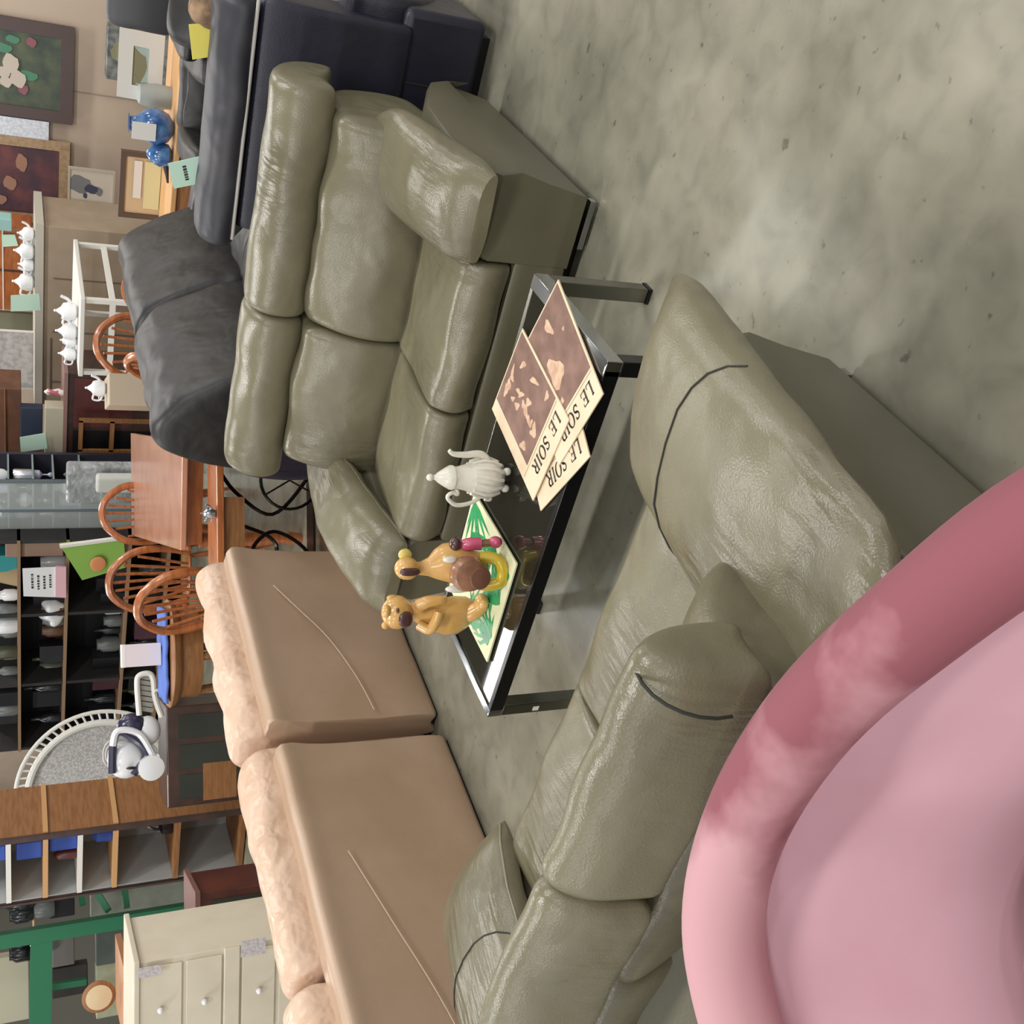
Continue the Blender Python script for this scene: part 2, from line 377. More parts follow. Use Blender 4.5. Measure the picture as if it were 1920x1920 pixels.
# ---------------------------------------------------------------- coffee table
TX0, TX1, TY0, TY1, TZ = -2.325, -1.07, 2.03, 2.53, .366
t = thing('coffee_table', 'low rectangular coffee table with chrome frame and smoked glass top between the olive sofas', 'table', ((TX0+TX1)/2, (TY0+TY1)/2, 0))
w_ = .045
def tb(*a): return MB().box(*a).sub(((TX0+TX1)/2, (TY0+TY1)/2, 0))
tag(tb(TX0+w_*.6, TX1-w_*.6, TY0, TY0+.02, TZ-.045, TZ).build('long_rail', BLKMET, t, bev=.002), 'front rail with its dark reflection painted black', None)  # chrome rail; the sofa's dark reflection is put into its black colour
tb(TX0+w_*.6, TX1-w_*.6, TY1-.02, TY1, TZ-.045, TZ).build('long_rail', CHROMED, t, bev=.002)
for xa, xb in ((TX0, TX0+w_), (TX1-w_, TX1)):
    tag(tb(xa, xb if xa > -2 else xa+.03, TY0, TY1, TZ-.045, TZ+.002).build('end_rail', CHROME, t, bev=.003), 'chrome end rail', None)
    for ya, yb, mm in ((TY0+.001, TY0+w_, BLKMET if xa > -1.5 else CHROMED), (TY1-w_, TY1-.001, CHROMED)):  # legs get the same painted dark reflections
        l = tb(xa+.001, xb-.001, ya, yb, .012, TZ-.045).build('leg', mm, t, bev=.003)
        tb(xa-.001, xb+.001, ya-.002, yb+.002, 0, .012).build('foot_pad', BLK, l)
tb(TX0+w_, TX1-w_, TY0+.012, TY1-.012, TZ-.012, TZ-.001).build('glass_top', GLASSTOP, t)
# small white sticker on the left front leg
tb(TX0+.012, TX0+.03, TY0-.0012, TY0-.0002, TZ-.17, TZ-.15).build('sticker', WHITEM, t)

# ---------------------------------------------------------------- newspapers
def stroke(mb, pts, w, z):
    pts = [V((p[0], p[1], 0)) for p in pts]
    for a, b_ in zip(pts, pts[1:]):
        d = (b_-a).normalized(); q = V((-d.y, d.x, 0))*w/2
        mb.add([(*(p)[:2], z) for p in (a-q-d*w*.15, b_-q+d*w*.15, b_+q+d*w*.15, a+q-d*w*.15)], [(0, 1, 2, 3)])
def arc(cx, cy, rx, ry, a0, a1, n=14): return [(cx+rx*cos(R(a0+(a1-a0)*i/n)), cy+ry*sin(R(a0+(a1-a0)*i/n))) for i in range(n+1)]
def letters(word, h, x, y, z):
    mb = MB(); T = h*.17; t_ = h*.07; s = h*.12
    for ch in word:
        w = {'L': .62, 'E': .66, 'S': .55, 'O': .8, 'I': .3, 'R': .75, ' ': .42}[ch]*h
        def st(p, ww): stroke(mb, [(x+a*w, y+b*h) for a, b in p], ww, z)
        if ch in 'LEIR':
            c_ = .2 if ch != 'I' else .5
            st([(c_, 0), (c_, 1)], T)
            st([(c_-s/w, .03), (c_+s/w, .03)], t_); st([(c_-s/w, .97), (c_+s/w, .97)], t_)
        if ch in 'LE': st([(.2, .03), (.95, .03)], t_); st([(.95, .03), (.97, .25)], t_)
        if ch == 'E': st([(.2, .97), (.92, .97)], t_); st([(.2, .52), (.7, .52)], t_); st([(.92, .97), (.94, .77)], t_); st([(.7, .4), (.7, .64)], t_)
        if ch == 'O':
            mb_ = arc(.5, .5, .42, .5, 0, 360, 24)
            for i in range(24):
                a = (i+.5)/24*2*PI; st(mb_[i:i+2], t_+(T-t_)*abs(cos(a)))
        if ch == 'S':
            st(arc(.5, .74, .38, .23, 30, 250, 14), T*.62); st(arc(.5, .26, .38, .24, 90, -150, 14), T*.7); st([(.37, .54), (.63, .46)], T)
            st([(.86, .98), (.86, .74)], t_); st([(.1, .02), (.1, .27)], t_)
        if ch == 'R':
            st([(.2, .97), (.5, .97)], t_); st([(.2, .5), (.5, .5)], t_); st(arc(.5, .735, .26, .235, 90, -90, 12), T*.8)
            st([(.5, .5), (.9, .03)], T*.9); st([(.86, .03), (1.02, .03)], t_)
        x += w+h*.13
    return mb
def newspaper(label, cx, cy, z, ang, w, l, spots, pic=True):
    """local x along the masthead, local y from masthead (0) up the page"""
    t = thing('newspaper', label, 'newspaper', (cx, cy, z), ang, 'folded newspapers on the coffee table')
    MB().box(-w/2, w/2, -l/2, l/2, 0, .0035).build('page', CREAMP, t)
    z1 = .0038
    if pic:
        tag(MB().box(-w/2+.008, w/2-.045, -l/2+.005, l/2-.095, .0035, z1).build('front_photo', BROWNP, t), 'brown front page photo', None)
        sp = MB()
        for (u, v, a, b_, rot) in spots:
            pts = []
            for i in range(14):
                an = 2*PI*i/14; k = 1+.25*sin(an*3+u*20)
                x_ = cos(an)*a*k; y_ = sin(an)*b_*k
                pts.append((-w/2+.008+u*(w-.053)+x_*cos(rot)-y_*sin(rot), -l/2+.005+v*(l-.1)+x_*sin(rot)+y_*cos(rot)))
            sp.prism(pts, z1-.0002, z1+.0001+len(sp.v)*1e-6, 'z')
        sp.build('photo_highlights', SEPL, t, sm=False)['kind'] = 'stuff'
    letters('LE SOIR', .042, -w/2+.03, l/2-.072, z1+.0004).build('masthead', INK, t, sm=False)
    rl = MB(); rl.box(-w/2+.01, w/2-.01, l/2-.087, l/2-.0858, .0035, z1).build('rule_line', INK, t)
    return t
rnd = random.Random(4)
sp1 = [(rnd.uniform(.42, .95), rnd.uniform(.05, .95), rnd.uniform(.006, .014), rnd.uniform(.012, .022), rnd.uniform(0, 3)) for _ in range(15)] + [(.2, .55, .008, .028, .4), (.25, .25, .009, .02, .9), (.12, .85, .015, .01, .1), (.75, .12, .02, .012, .2)]
sp2 = [(.62, .62, .035, .05, .3), (.45, .2, .014, .03, .3), (.7, .9, .012, .008, 0), (.2, .4, .006, .006, 0)]
# the pages are upside down to the camera: masthead towards it
zt = TZ+.003
newspaper('creased newspaper lying lowest, only its masthead strip showing at the table edge', -1.375, 2.165, zt, R(153)-R(0), .31, .30, [], False)
newspaper('newspaper with one large pale shape on its brown photo, under the top one', -1.215, 2.225, zt+.0042, R(162), .29, .40, sp2)
newspaper('topmost newspaper with many small pale shapes on its brown photo', -1.398, 2.312, zt+.0084, R(171), .30, .39, sp1)

# ---------------------------------------------------------------- palm tile tray
tz = TZ+.003
t = thing('painted_tile', 'square white tile with painted green palm leaves under the two ceramic animals', 'tile', (-1.99, 2.31, tz), R(2))
MB().box(-.19, .19, -.185, .185, 0, .008).build('tile_body', mat('ivory_glaze', 'd3d3ac', .45), t, bev=.002)
GL = mat('green_glaze', '2f9a5c', .25, c2='1f7a48', sc=20); lf = MB(); rnd = random.Random(3)
def leaf(x, y, a, L_, w):
    pts = [(-.0, -w*.2), (L_*.3, -w*.5), (L_*.7, -w*.35), (L_, 0), (L_*.7, w*.3), (L_*.3, w*.5), (0, w*.2)]
    lf.prism([(x+p*cos(a)-q*sin(a), y+p*sin(a)+q*cos(a)) for p, q in pts], .008, .0084+rnd.random()*.0012, 'z')
for (x0, y0, a0, n_, L_) in ((.17, .16, 205, 8, .17), (.08, .12, 250, 7, .16), (.15, -.03, 190, 7, .17), (.02, -.16, 80, 7, .15), (-.1, -.17, 100, 7, .17), (.13, -.17, 130, 6, .13), (-.17, -.05, 20, 7, .15), (-.17, .02, 330, 6, .16), (-.14, -.16, 60, 6, .12), (.05, -.1, 150, 7, .14)):
    for k in range(n_): leaf(x0, y0, R(a0-52+k*16+rnd.uniform(-4, 4)), L_*rnd.uniform(.6, 1), .016)
lf.v = [(max(-.178, min(.178, v[0])), max(-.172, min(.172, v[1])), v[2]) for v in lf.v]
p_ = lf.build('palm_leaves', GL, t, sm=False); p_['kind'] = 'stuff'; p_['label'] = 'green painted palm leaves'

# ---------------------------------------------------------------- white coffee pot
t = thing('coffee_pot', 'small ornate white ceramic coffee pot with scroll handle on the glass table', 'coffee pot', (-1.64, 2.345, tz), R(20))
MB().lathe([(.02, .015), (.036, .02), (.05, .04), (.055, .07), (.05, .1), (.038, .135), (.032, .16), (.034, .175)], 24).build('pot_body', WHITEC, t)
fl = MB()
for k in range(12):
    a = 2*PI*k/12; fl.tube([(r*cos(a+z*3), r*sin(a+z*3), z) for r, z in ((.046, .03), (.056, .055), (.056, .085), (.046, .115))], .006, 6)
fl.build('swirled_ribs', WHITEC, t)
for k in range(4):
    a = PI/4+PI/2*k; MB().ell((.036*cos(a), .036*sin(a), .012), (.012, .012, .013)).build('foot', WHITEC, t)
ld = MB().lathe([(.036, .172), (.036, .18), (.028, .195), (.016, .215), (.008, .225), (.006, .232)], 20).build('lid', WHITEC, t)
MB().ell((0, 0, .24), (.011, .011, .011)).build('lid_knob', WHITEC, ld)
MB().tube(cr([(.045, 0, .06), (.07, 0, .09), (.068, 0, .14), (.07, 0, .175), (.08, 0, .19)]), [.013-.007*i/24 for i in range(25)], 10).build('spout', WHITEC, t)
MB().tube(cr([(-.034, 0, .155), (-.05, 0, .15), (-.045, 0, .165), (-.06, 0, .18), (-.083, 0, .15), (-.075, 0, .1), (-.052, 0, .07), (-.05, 0, .05), (-.066, 0, .045), (-.064, 0, .062)]), .0065, 8).build('handle', WHITEC, t)

# ---------------------------------------------------------------- two ceramic animals
ya = R(28)
t = thing('ceramic_animal', 'caramel ceramic standing animal with round head and open brown mouth, the left one', 'figurine', (-2.075, 2.25, tz+.008), ya)
def skin(pts, r): return MB().loft([[(x+rx*cos(2*PI*i/20), y+rx*.85*sin(2*PI*i/20), z) for i in range(20)] for (x, y, z), rx in zip(pts, r)])
skin([(.0, 0, .02), (-.005, 0, .05), (-.012, 0, .08), (-.015, 0, .12), (-.01, 0, .16), (0, 0, .2), (.008, -.004, .225), (.01, -.005, .24)], [.03, .05, .06, .058, .047, .036, .028, .02]).build('body', CARAM, t, ang=80)
h = MB().ell((.008, -.008, .275), (.052, .046, .047)).build('head', CARAM, t)
MB().ell((-.004, -.05, .262), (.024, .01, .022), p=.8).build('mouth', BRND, h)
MB().ell((.024, -.05, .288), (.008, .006, .005)).build('eye', BRND, h)
MB().ell((.02, -.035, .318), (.02, .014, .012)).build('nose_bump', CARAM, h)
MB().ell((.052, -.005, .29), (.01, .012, .018)).build('ear', CARAM, h); MB().ell((-.03, -.01, .31), (.012, .01, .012)).build('ear', CARAM, h)
MB().tube(cr([(.03, -.03, .215), (.045, -.045, .19), (.05, -.055, .155), (.052, -.05, .14)]), [.022-.0006*i for i in range(19)], 10).build('arm', CARAM, t)
MB().tube(cr([(-.03, -.025, .21), (-.04, -.05, .185), (-.015, -.06, .17), (.015, -.06, .16)]), .016, 10).build('arm', CARAM, t)
MB().tube(cr([(-.01, -.01, .06), (.0, -.03, .04), (.02, -.045, .022), (.045, -.06, .02)]), [.03-.0005*i for i in range(19)], 12).build('leg', CARAM, t)
MB().ell((.04, -.055, .02), (.026, .03, .02)).build('foot', CARAM, t)
t = thing('ceramic_animal', 'caramel ceramic long-necked animal holding a brown jug above its yellow bent leg', 'figurine', (-1.885, 2.24, tz+.008), ya)
skin([(.0, 0, .035), (.0, 0, .06), (.005, 0, .1), (.01, 0, .14), (.012, 0, .17), (.008, 0, .195), (.0, 0, .215), (-.004, 0, .24), (-.004, -.002, .265)], [.03, .045, .058, .062, .056, .044, .028, .02, .019]).build('body', CARAM, t, ang=80)
h = MB().ell((.0, -.012, .287), (.034, .036, .036)).build('head', CARAM, t)
MB().ell((-.004, -.044, .288), (.012, .012, .031), p=.8).build('muzzle', BRND, h)
MB().ell((.038, 0, .29), (.018, .014, .02)).build('ear', mat('pale_yellow_ceramic', 'cdb860', .3, coat=.4), h)
j = MB().lathe([(.02, -.045), (.046, -.035), (.052, -.01), (.05, .01), (.038, .03), (.034, .04)], 24, (-.005, -.085, .13), ax='y').build('jug', BRNC, t)
MB().lathe([(.034, .0), (.03, -.006), (.005, -.01)], 20, (-.012, -.126, .105), ax='y').build('jug_mouth', mat('jug_inside', '6e4838', .5), j)
MB().ell((-.052, -.075, .15), (.012, .016, .04)).build('hand', WHITEC, t)
MB().ell((.035, -.075, .18), (.01, .012, .022)).build('hand', WHITEC, t)
MB().tube(cr([(.035, -.05, .075), (.03, -.07, .03), (.0, -.08, .014), (-.035, -.075, .016), (-.048, -.06, .045), (-.045, -.04, .08)]), .018, 10).build('leg', YEL, t)
MB().tube(cr([(.055, -.01, .125), (.07, -.03, .105), (.072, -.04, .07)]), [.019]*13, 10).build('leg', PINKC, t)
MB().ell((.078, -.05, .028), (.018, .024, .02)).build('shoe', PINKC, t)
MB().tube([(.072, -.04, .075), (.076, -.045, .035)], .012, 8).build('sock', BRNC, t)
MB().ell((.07, -.025, .145), (.022, .02, .018)).build('hat', BRND, t)

# ---------------------------------------------------------------- tan sofas seen from behind
def tan_sofa(label, y0, y1, x0, rolls, top=.755, lean=.05):
    """back plane at x0 facing +x, runs y0..y1"""
    t = thing('leather_sofa', label, 'sofa', (x0, (y0+y1)/2, 0), 0, 'tan leather sofas standing with their backs to the coffee table')
    q = lambda mb: mb.sub((0, (y0+y1)/2, 0))
    q(MB().box(-.85, -.02, y0+.02, y1-.02, 0, .05)).build('plinth', BLK, t)
    q(MB().pillow([(0, .03), (.01, .3), (.03, .6), (lean, top-.04), (lean-.015, top-.008), (lean-.05, top), (lean-.12, top-.02), (-.13, .5), (-.13, .03), (-.06, .025)], y0, y1, 'y', end=.02, n=30, sm=6, wob=.004)).build('back_panel', TAN, t)
    # stitched seam curving over the panel
    L_ = y1-y0
    pts = [(.022+.05*(z-.05)/.7*.6+.004, y0+L_*u, z) for u, z in ((.02, .30), (.2, .33), (.42, .40), (.6, .5), (.74, .58))]
    q(MB().tube(cr(pts), .0025, 6)).build('seam', TANSEAM, t)
    q(MB().box(-.85, -.12, y0+.01, y1-.01, .05, .38)).build('base', TAN, t, bev=.03)
    q(MB().pillow([(-.9, .3), (-.92, .38), (-.85, .44), (-.5, .45), (-.3, .42), (-.3, .32), (-.6, .28)], y0+.2, y1-.2, 'y', end=.04)).build('seat_cushion', TANP, t)
    for (a, b_) in rolls:
        q(MB().pillow([(-.04, .66), (-.04, .74), (-.06, .82), (-.13, .865), (-.24, .85), (-.32, .76), (-.36, .6), (-.38, .42), (-.25, .38), (-.12, .5)], a, b_, 'y', end=.07, n=40, wob=.03, seed=a*9, crown=.03)).build('back_cushion', TANP, t)
    for ya_ in (y0, y1-.2):
        q(MB().pillow([(-.12, .05), (-.12, .5), (-.2, .58), (-.8, .55), (-.88, .45), (-.88, .08), (-.5, .04)], ya_, ya_+.2, 'y', end=.06)).build('arm', TANP, t)
tan_sofa('tan leather sofa back next to the dining table, the farther and shorter of two', 2.96, 4.10, -3.33, [(2.98, 4.12)])
tan_sofa('long tan leather sofa back running out of the picture in front of the cream dresser', 0.75, 2.85, -3.34, [(1.93, 2.93), (.72, 1.9)], .745)

# ---------------------------------------------------------------- pink velvet tub chair
t = thing('tub_chair', 'pink velvet tub chair with thick padded rim at the near edge', 'armchair', (-.8, .2, 0))
rim = cr([(-.02, .02, .60), (-.10, .24, .70), (-.25, .43, .785), (-.42, .545, .80), (-.62, .62, .80), (-.83, .675, .80), (-1.03, .685, .80), (-1.18, .645, .80), (-1.275, .57, .79), (-1.35, .45, .765), (-1.45, .25, .69), (-1.48, .02, .58)], 6)
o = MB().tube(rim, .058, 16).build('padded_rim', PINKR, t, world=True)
rings = []
for k, p in enumerate(rim):
    tdir = (rim[min(k+1, len(rim)-1)]-rim[max(k-1, 0)]).normalized(); nrm = V((-tdir.y, tdir.x, 0)); c_ = V((-.75, .05, 0))
    inw = V((c_.x-p.x, c_.y-p.y, 0)).normalized()
    z = p.z
    rings.append([p+inw*.0+V((0, 0, -.04)), p+inw*.022+V((0, 0, -.10)), p+inw*.08+V((0, 0, -.22)), V((p.x+inw.x*.13, p.y+inw.y*.13, .36)), V((p.x+inw.x*.13, p.y+inw.y*.13, .12)),
                  V((p.x+inw.x*.03, p.y+inw.y*.03, .12)), V((p.x-inw.x*.01, p.y-inw.y*.01, .4)), p-inw*.03+V((0, 0, -.08)), p-inw*.03+V((0, 0, -.02))])
MB().loft(rings).build('backrest_shell', PINK, t, world=True, sub=1, ang=80)
sp_ = [(-.30, -.35), (-.2, .1), (-.33, .31), (-.55, .42), (-.83, .49), (-1.03, .485), (-1.17, .40), (-1.25, .1), (-1.2, -.35)]
sp_ = smooth(sp_, 6)
def soft_plate(poly, z0, z1, e=.04):
    cx = sum(p[0] for p in poly)/len(poly); cy = sum(p[1] for p in poly)/len(poly); rs = []
    for z, s in ((z0, .9), (z0+e*.3, .97), (z0+e, 1), (z1-e, 1), (z1-e*.3, .975), (z1-e*.05, .93), (z1, .8)):
        rs.append([(cx+(p[0]-cx)*s, cy+(p[1]-cy)*s, z) for p in poly])
    return MB().loft(rs)
soft_plate(sp_, .3, .46).build('seat_cushion', PINKD, t, world=True)
soft_plate([( -.77+(x+.77)*.97, .05+(y-.05)*.97) for x, y in sp_], .1, .3).build('seat_base', PINK, t, world=True)
MB().pillow([(-.30, .66), (-.34, .72), (-.44, .70), (-.52, .6), (-.5, .48), (-.4, .42), (-.3, .46)], .12, .49, 'y', end=.1).build('arm_padding', PINKD, t, world=True)
for x, y in ((-.35, -.3), (-1.15, -.3), (-.45, .35), (-1.1, .35)):
    MB().lathe([(.02, 0), (.03, .11), (.03, .13)], 12, (x, y, 0)).build('leg', BLKMET, t, world=True)

# ---------------------------------------------------------------- navy armchair behind the olive sofa
t = thing('leather_armchair', 'dark navy leather armchair, its back against the rear olive sofa', 'armchair', (-1.2, 4.05, 0))
q = lambda mb: mb.sub((-1.2, 4.05, 0))
q(MB().box(-1.62, -.74, 4.05, 4.95, .04, .36)).build('base', NAVY, t, bev=.03)
q(MB().box(-1.55, -.8, 4.1, 4.9, 0, .04)).build('plinth', BLK, t)
q(MB().pillow([(4.03, .34), (4.03, .5), (4.06, .8), (4.10, .885), (4.2, .89), (4.24, .8), (4.26, .4), (4.15, .33)], -1.66, -.8, end=.025)).build('back_panel', NAVY, t)
q(MB().tube([(-1.7, 4.06, .895), (-.8, 4.06, .895)], .007, 8)).build('piping', mat('pale_piping', 'b0aca6', .4), t)
q(MB().pillow([(4.06, .9), (4.06, .96), (4.12, 1.01), (4.24, 1.02), (4.34, .97), (4.36, .88), (4.3, .8), (4.14, .86)], -1.74, -.82, end=.05, wob=.012)).build('top_cushion', NAVYL, t)
q(MB().pillow([(4.3, .36), (4.3, .44), (4.6, .46), (4.9, .45), (4.97, .4), (4.9, .34)], -1.5, -.9, end=.04)).build('seat_cushion', NAVY, t)
for xa in (-1.68, -.9):
    q(MB().pillow([(4.12, .3), (4.12, .5), (4.2, .57), (4.8, .55), (4.95, .48), (4.97, .2), (4.5, .1)], xa, xa+.18, end=.05)).build('arm', NAVY, t)
q(MB().tube([(-1.0, 4.048, .06), (-1.0, 4.043, .2), (-1.0, 4.048, .33)], .003, 6)).build('seam', SEAM, t)

# ---------------------------------------------------------------- black loveseat along the aisle
t = thing('leather_loveseat', 'worn black leather loveseat turned sideways behind the olive sofa', 'sofa', (-2.95, 5.6, 0))
q = lambda mb: mb.sub((-2.95, 5.6, 0))
q(MB().box(-3.2, -2.35, 4.75, 6.75, .05, .38)).build('base', BLACK, t, bev=.04)
q(MB().box(-3.1, -2.4, 4.85, 6.65, 0, .05)).build('plinth', BLK, t)
for a, b_ in ((4.62, 5.68), (5.68, 6.8)):
    q(MB().pillow([(-2.62, .42), (-2.62, .6), (-2.74, .85), (-2.86, 1.0), (-2.98, 1.05), (-3.1, 1.0), (-3.2, .7), (-3.2, .42), (-2.9, .38)], a, b_, 'y', end=.08, wob=.025, seed=a, n=32)).build('back_cushion', BLACK, t)
    q(MB().pillow([(-2.85, .4), (-2.8, .48), (-2.45, .5), (-2.28, .46), (-2.26, .36), (-2.5, .32)], max(a, 4.8), min(b_, 6.65), 'y', end=.05, wob=.02, seed=a+3)).build('seat_cushion', BLACK, t)
for a in (4.52, 6.66):
    q(MB().pillow([(-3.15, .1), (-3.2, .5), (-3.1, .68), (-2.75, .66), (-2.4, .6), (-2.3, .45), (-2.3, .12), (-2.7, .05)], a, a+.22, 'y', end=.07, wob=.015, seed=a)).build('arm', NAVY, t)
#BG

# ================================================================= BACKGROUND
def cab(pl, name, label, cat, x0, x1, y0, y1, depth, m, floor=True, group=None, part='body', bev=.01):
    """box-bodied thing whose front face fills that patch"""
    c, w, h = pl.bb(x0, x1, y0, y1, floor)
    t = thing(name, label, cat, c, pl.rz, group)
    if part: MB().box(-w/2, w/2, 0, depth, 0, h).build(part, m, t, sm=False, bev=bev)
    return t, w, h
def rel(pl, t, x, y):
    """local (across, up) of a picture point on the thing's front plane"""
    p = pl.pt(x, y); d = p-V(t.location); return d.dot(pl.h), p.z-t.location.z

# ---- back wall: pictures
PW = PY(WALLY-.06)
def picture(name, label, cat, pl, x0, x1, y0, y1, fw, fm, cm, group=None, dep=.04, tilt=0):
    c, w, h = pl.bb(x0, x1, y0, y1)
    t = thing(name, label, cat, c, pl.rz, group)
    if tilt: t.rotation_euler = (R(-tilt), 0, pl.rz)
    fr = MB()
    fr.box(-w/2, w/2, 0, dep, 0, fw).box(-w/2, w/2, 0, dep, h-fw, h).box(-w/2, -w/2+fw, 0, dep, fw, h-fw).box(w/2-fw, w/2, 0, dep, fw, h-fw)
    fr.build('frame', fm, t, sm=False)
    MB().box(-w/2+fw, w/2-fw, dep*.4, dep*.6, fw, h-fw).build('canvas', cm, t, sm=False)
    return t, w, h
def daubs(t, name, items, m, y=.012):
    mb = MB()
    for (x, z, a, b_) in items:
        mb.prism([(x+a*cos(2*PI*i/12)*(1+.2*sin(i*2.1)), z+b_*sin(2*PI*i/12)) for i in range(12)], y-len(mb.v)*3e-5, y+.004, 'y')
    o = mb.build(name, m, t, sm=False); o['kind'] = 'stuff'; return o
FRD = mat('dark_wood_frame', '4f4140', .5); FRG = mat('gilt_frame', 'a38a6c', .5, c2='8f7558', sc=20)
CV1 = mat('dark_green_canvas', '3c4640', .7, c2='59604a', sc=5, lo=.35, hi=.7)
t, w, h = picture('painting', 'dark framed flower painting with pale pink and cream blossoms', 'painting', PW, -60, 138, 36, 222, .13, FRD, CV1)
rnd = random.Random(5)
daubs(t, 'petals', [(-.15+.2*rnd.random(), .55+.55*rnd.random(), .06, .06) for _ in range(9)]+[(.05, .62, .1, .08), (-.1, .55, .09, .08), (.1, .85, .07, .07)], mat('petal_cream', 'b9aca0', .7))
daubs(t, 'red_petals', [(-.05+.3*rnd.random(), 1.0+.2*rnd.random(), .08, .07) for _ in range(4)]+[(-.2, .5, .06, .05), (.3, .42, .05, .05)], mat('petal_red', '84525a', .7))
daubs(t, 'leaves', [(-.05, .45, .05, .1), (.2, .7, .05, .1), (.3, .6, .04, .07), (-.25, .8, .07, .06)], mat('leaf_green', '4a7a62', .7))
t, w, h = picture('painting', 'gilt framed dark red figure painting on the pegboard left of the flower painting', 'painting', PW, -60, 130, 256, 416, .11, FRG, mat('dark_red_canvas', '453039', .7, c2='6a3d3c', sc=4))
daubs(t, 'figures', [(.2, .5, .1, .06), (-.05, .62, .08, .07), (-.25, .75, .06, .1)], mat('figure_tone', '96705c', .7))
t, w, h = picture('painting', 'small print of a round grey shape on a pale board', 'picture', PY(12.2), 127, 214, 318, 424, .02, mat('pale_frame', 'b3a798', .5), mat('pale_board', 'c6bcae', .7))
daubs(t, 'grey_shape', [(.14, .36, .1, .12), (.08, .16, .05, .04)], mat('grey_print', '77777a', .7)); daubs(t, 'dark_mark', [(.1, .24, .05, .07), (.02, .3, .03, .02)], mat('ink_blue', '3c4158', .6), .008)
MB().box(-w/2-.02, -w/2+.02, -.02, .05, 0, h).build('frame_edge', mat('silver_blue', 'a9b6cc', .3, .5), t)
ct, w, h = cab(PW, 'price_sheet', 'white printed sheet pinned between the two framed paintings', 'sheet', -40, 92, 218, 256, .01, mat('sheet_paper', 'cfd3da', .7, c2='b4b8c2', sc=30), False, part='paper')
t, w, h = picture('painting', 'pale blue picture with a white mat leaning in front of the pegboard', 'picture', PY(8.4), 221, 306, 62, 190, .10, mat('white_mat', 'c9c7c0', .6), mat('pale_blue_print', 'a9bdb8', .7, c2='93a394', sc=5), tilt=8)
daubs(t, 'bird_shape', [(-.0, .2, .12, .09), (.06, .28, .07, .08), (-.1, .22, .05, .05)], mat('print_brown', '7d7a5c', .7), .014)
t, w, h = picture('picture_frame', 'dark wood frame with cream and yellow panels leaning behind the blue ornaments', 'picture frame', PY(8.6), 224, 330, 288, 412, .04, mat('dark_frame', '57463c', .5), mat('cream_panel', 'c9b08c', .6))
MB().box(-.18, .2, .005, .012, .12, .24).build('yellow_panel', mat('pale_yellow', 'd8cf9e', .6), t); MB().box(-.1, .2, .003, .01, .26, .32).build('white_strip', WHITEM, t)
# pegboard details: holes strip and joints
bs = MB()
for y, z0, z1 in ((-5.5, 0, 3), (-3.9, 0, 3), (-2.3, 0, 3)): bs.box(y-.006, y+.006, WALLY-.008, WALLY, z0, z1)
b_ = bs.build('trim_1', mat('board_joint', '8e7f70', .7), sm=False); b_['kind'] = 'structure'
cab(PY(12.5), 'glassware_box', 'narrow crate of small grey glasses beside the pale flower picture', 'crate', 200, 222, 50, 150, .2, mat('grey_glass_mix', '7e827c', .4, c2='4a4c50', sc=12), True)

# ---- table against the wall on the right and what stands on it
PT = PY(8.0)
c0 = PT.pt(322, 165); c1 = PT.pt(318, 404)
t = thing('side_table', 'long light wooden table carrying the blue ornaments and pictures', 'table', ((c0.x+c1.x)/2, 8.0, 0)); wt = abs(c0.x-c1.x)+1.2; ht = c1.z
MB().box(-wt/2, wt/2, 0, .75, ht-.04, ht).build('tabletop', TANW, t, sm=False, bev=.008); MB().box(-wt/2+.05, wt/2-.05, .03, .7, ht-.15, ht-.04).build('apron', BRW, t, sm=False)
for sx in (-wt/2+.06, wt/2-.12):
    for sy in (.04, .62): MB().box(sx, sx+.06, sy, sy+.06, 0, ht-.15).build('leg', BRW, t, sm=False)
def ornament(label, x, y, prof, m, pl=None, s=1, base=None, group=None, name='ornament', cat='ornament', seg=16, dn=0):
    pl = pl or PT; p = pl.pt(x, y); z = base if base is not None else p.z
    q_ = pl.at(p.dot(pl.h), z, dn)
    t_ = thing(name, label, cat, q_, 0, group); MB().lathe([(r*s, zz*s) for r, zz in prof], seg).build('body', m, t_); return t_
t = ornament('large round blue glass vase with a white price card', 312, 250, [(.04, 0), (.1, .04), (.13, .12), (.11, .2), (.06, .26), (.05, .3), (.07, .31)], BLUEG, base=ht, dn=.12)
MB().box(-.06, .06, -.15, -.14, .14, .30).build('price_card', WHITEM, t)
t = ornament('smaller blue glass bird ornament with a thin dark beak lying left of the blue vase', 314, 300, [(.03, 0), (.08, .03), (.09, .09), (.06, .15), (.02, .18)], BLUEG, base=ht, dn=.1)
MB().tube([(-.04, 0, .05), (-.14, -.02, .03), (-.2, -.02, .02)], [.03, .014, .008]).build('beak', BLK, t)
ornament('pale crumpled box standing behind the blue glass vase', 290, 212, [(.08, 0), (.09, .1), (.07, .22), (.04, .24)], mat('pale_crumple', '9fa6a2', .6), base=ht, dn=.4)

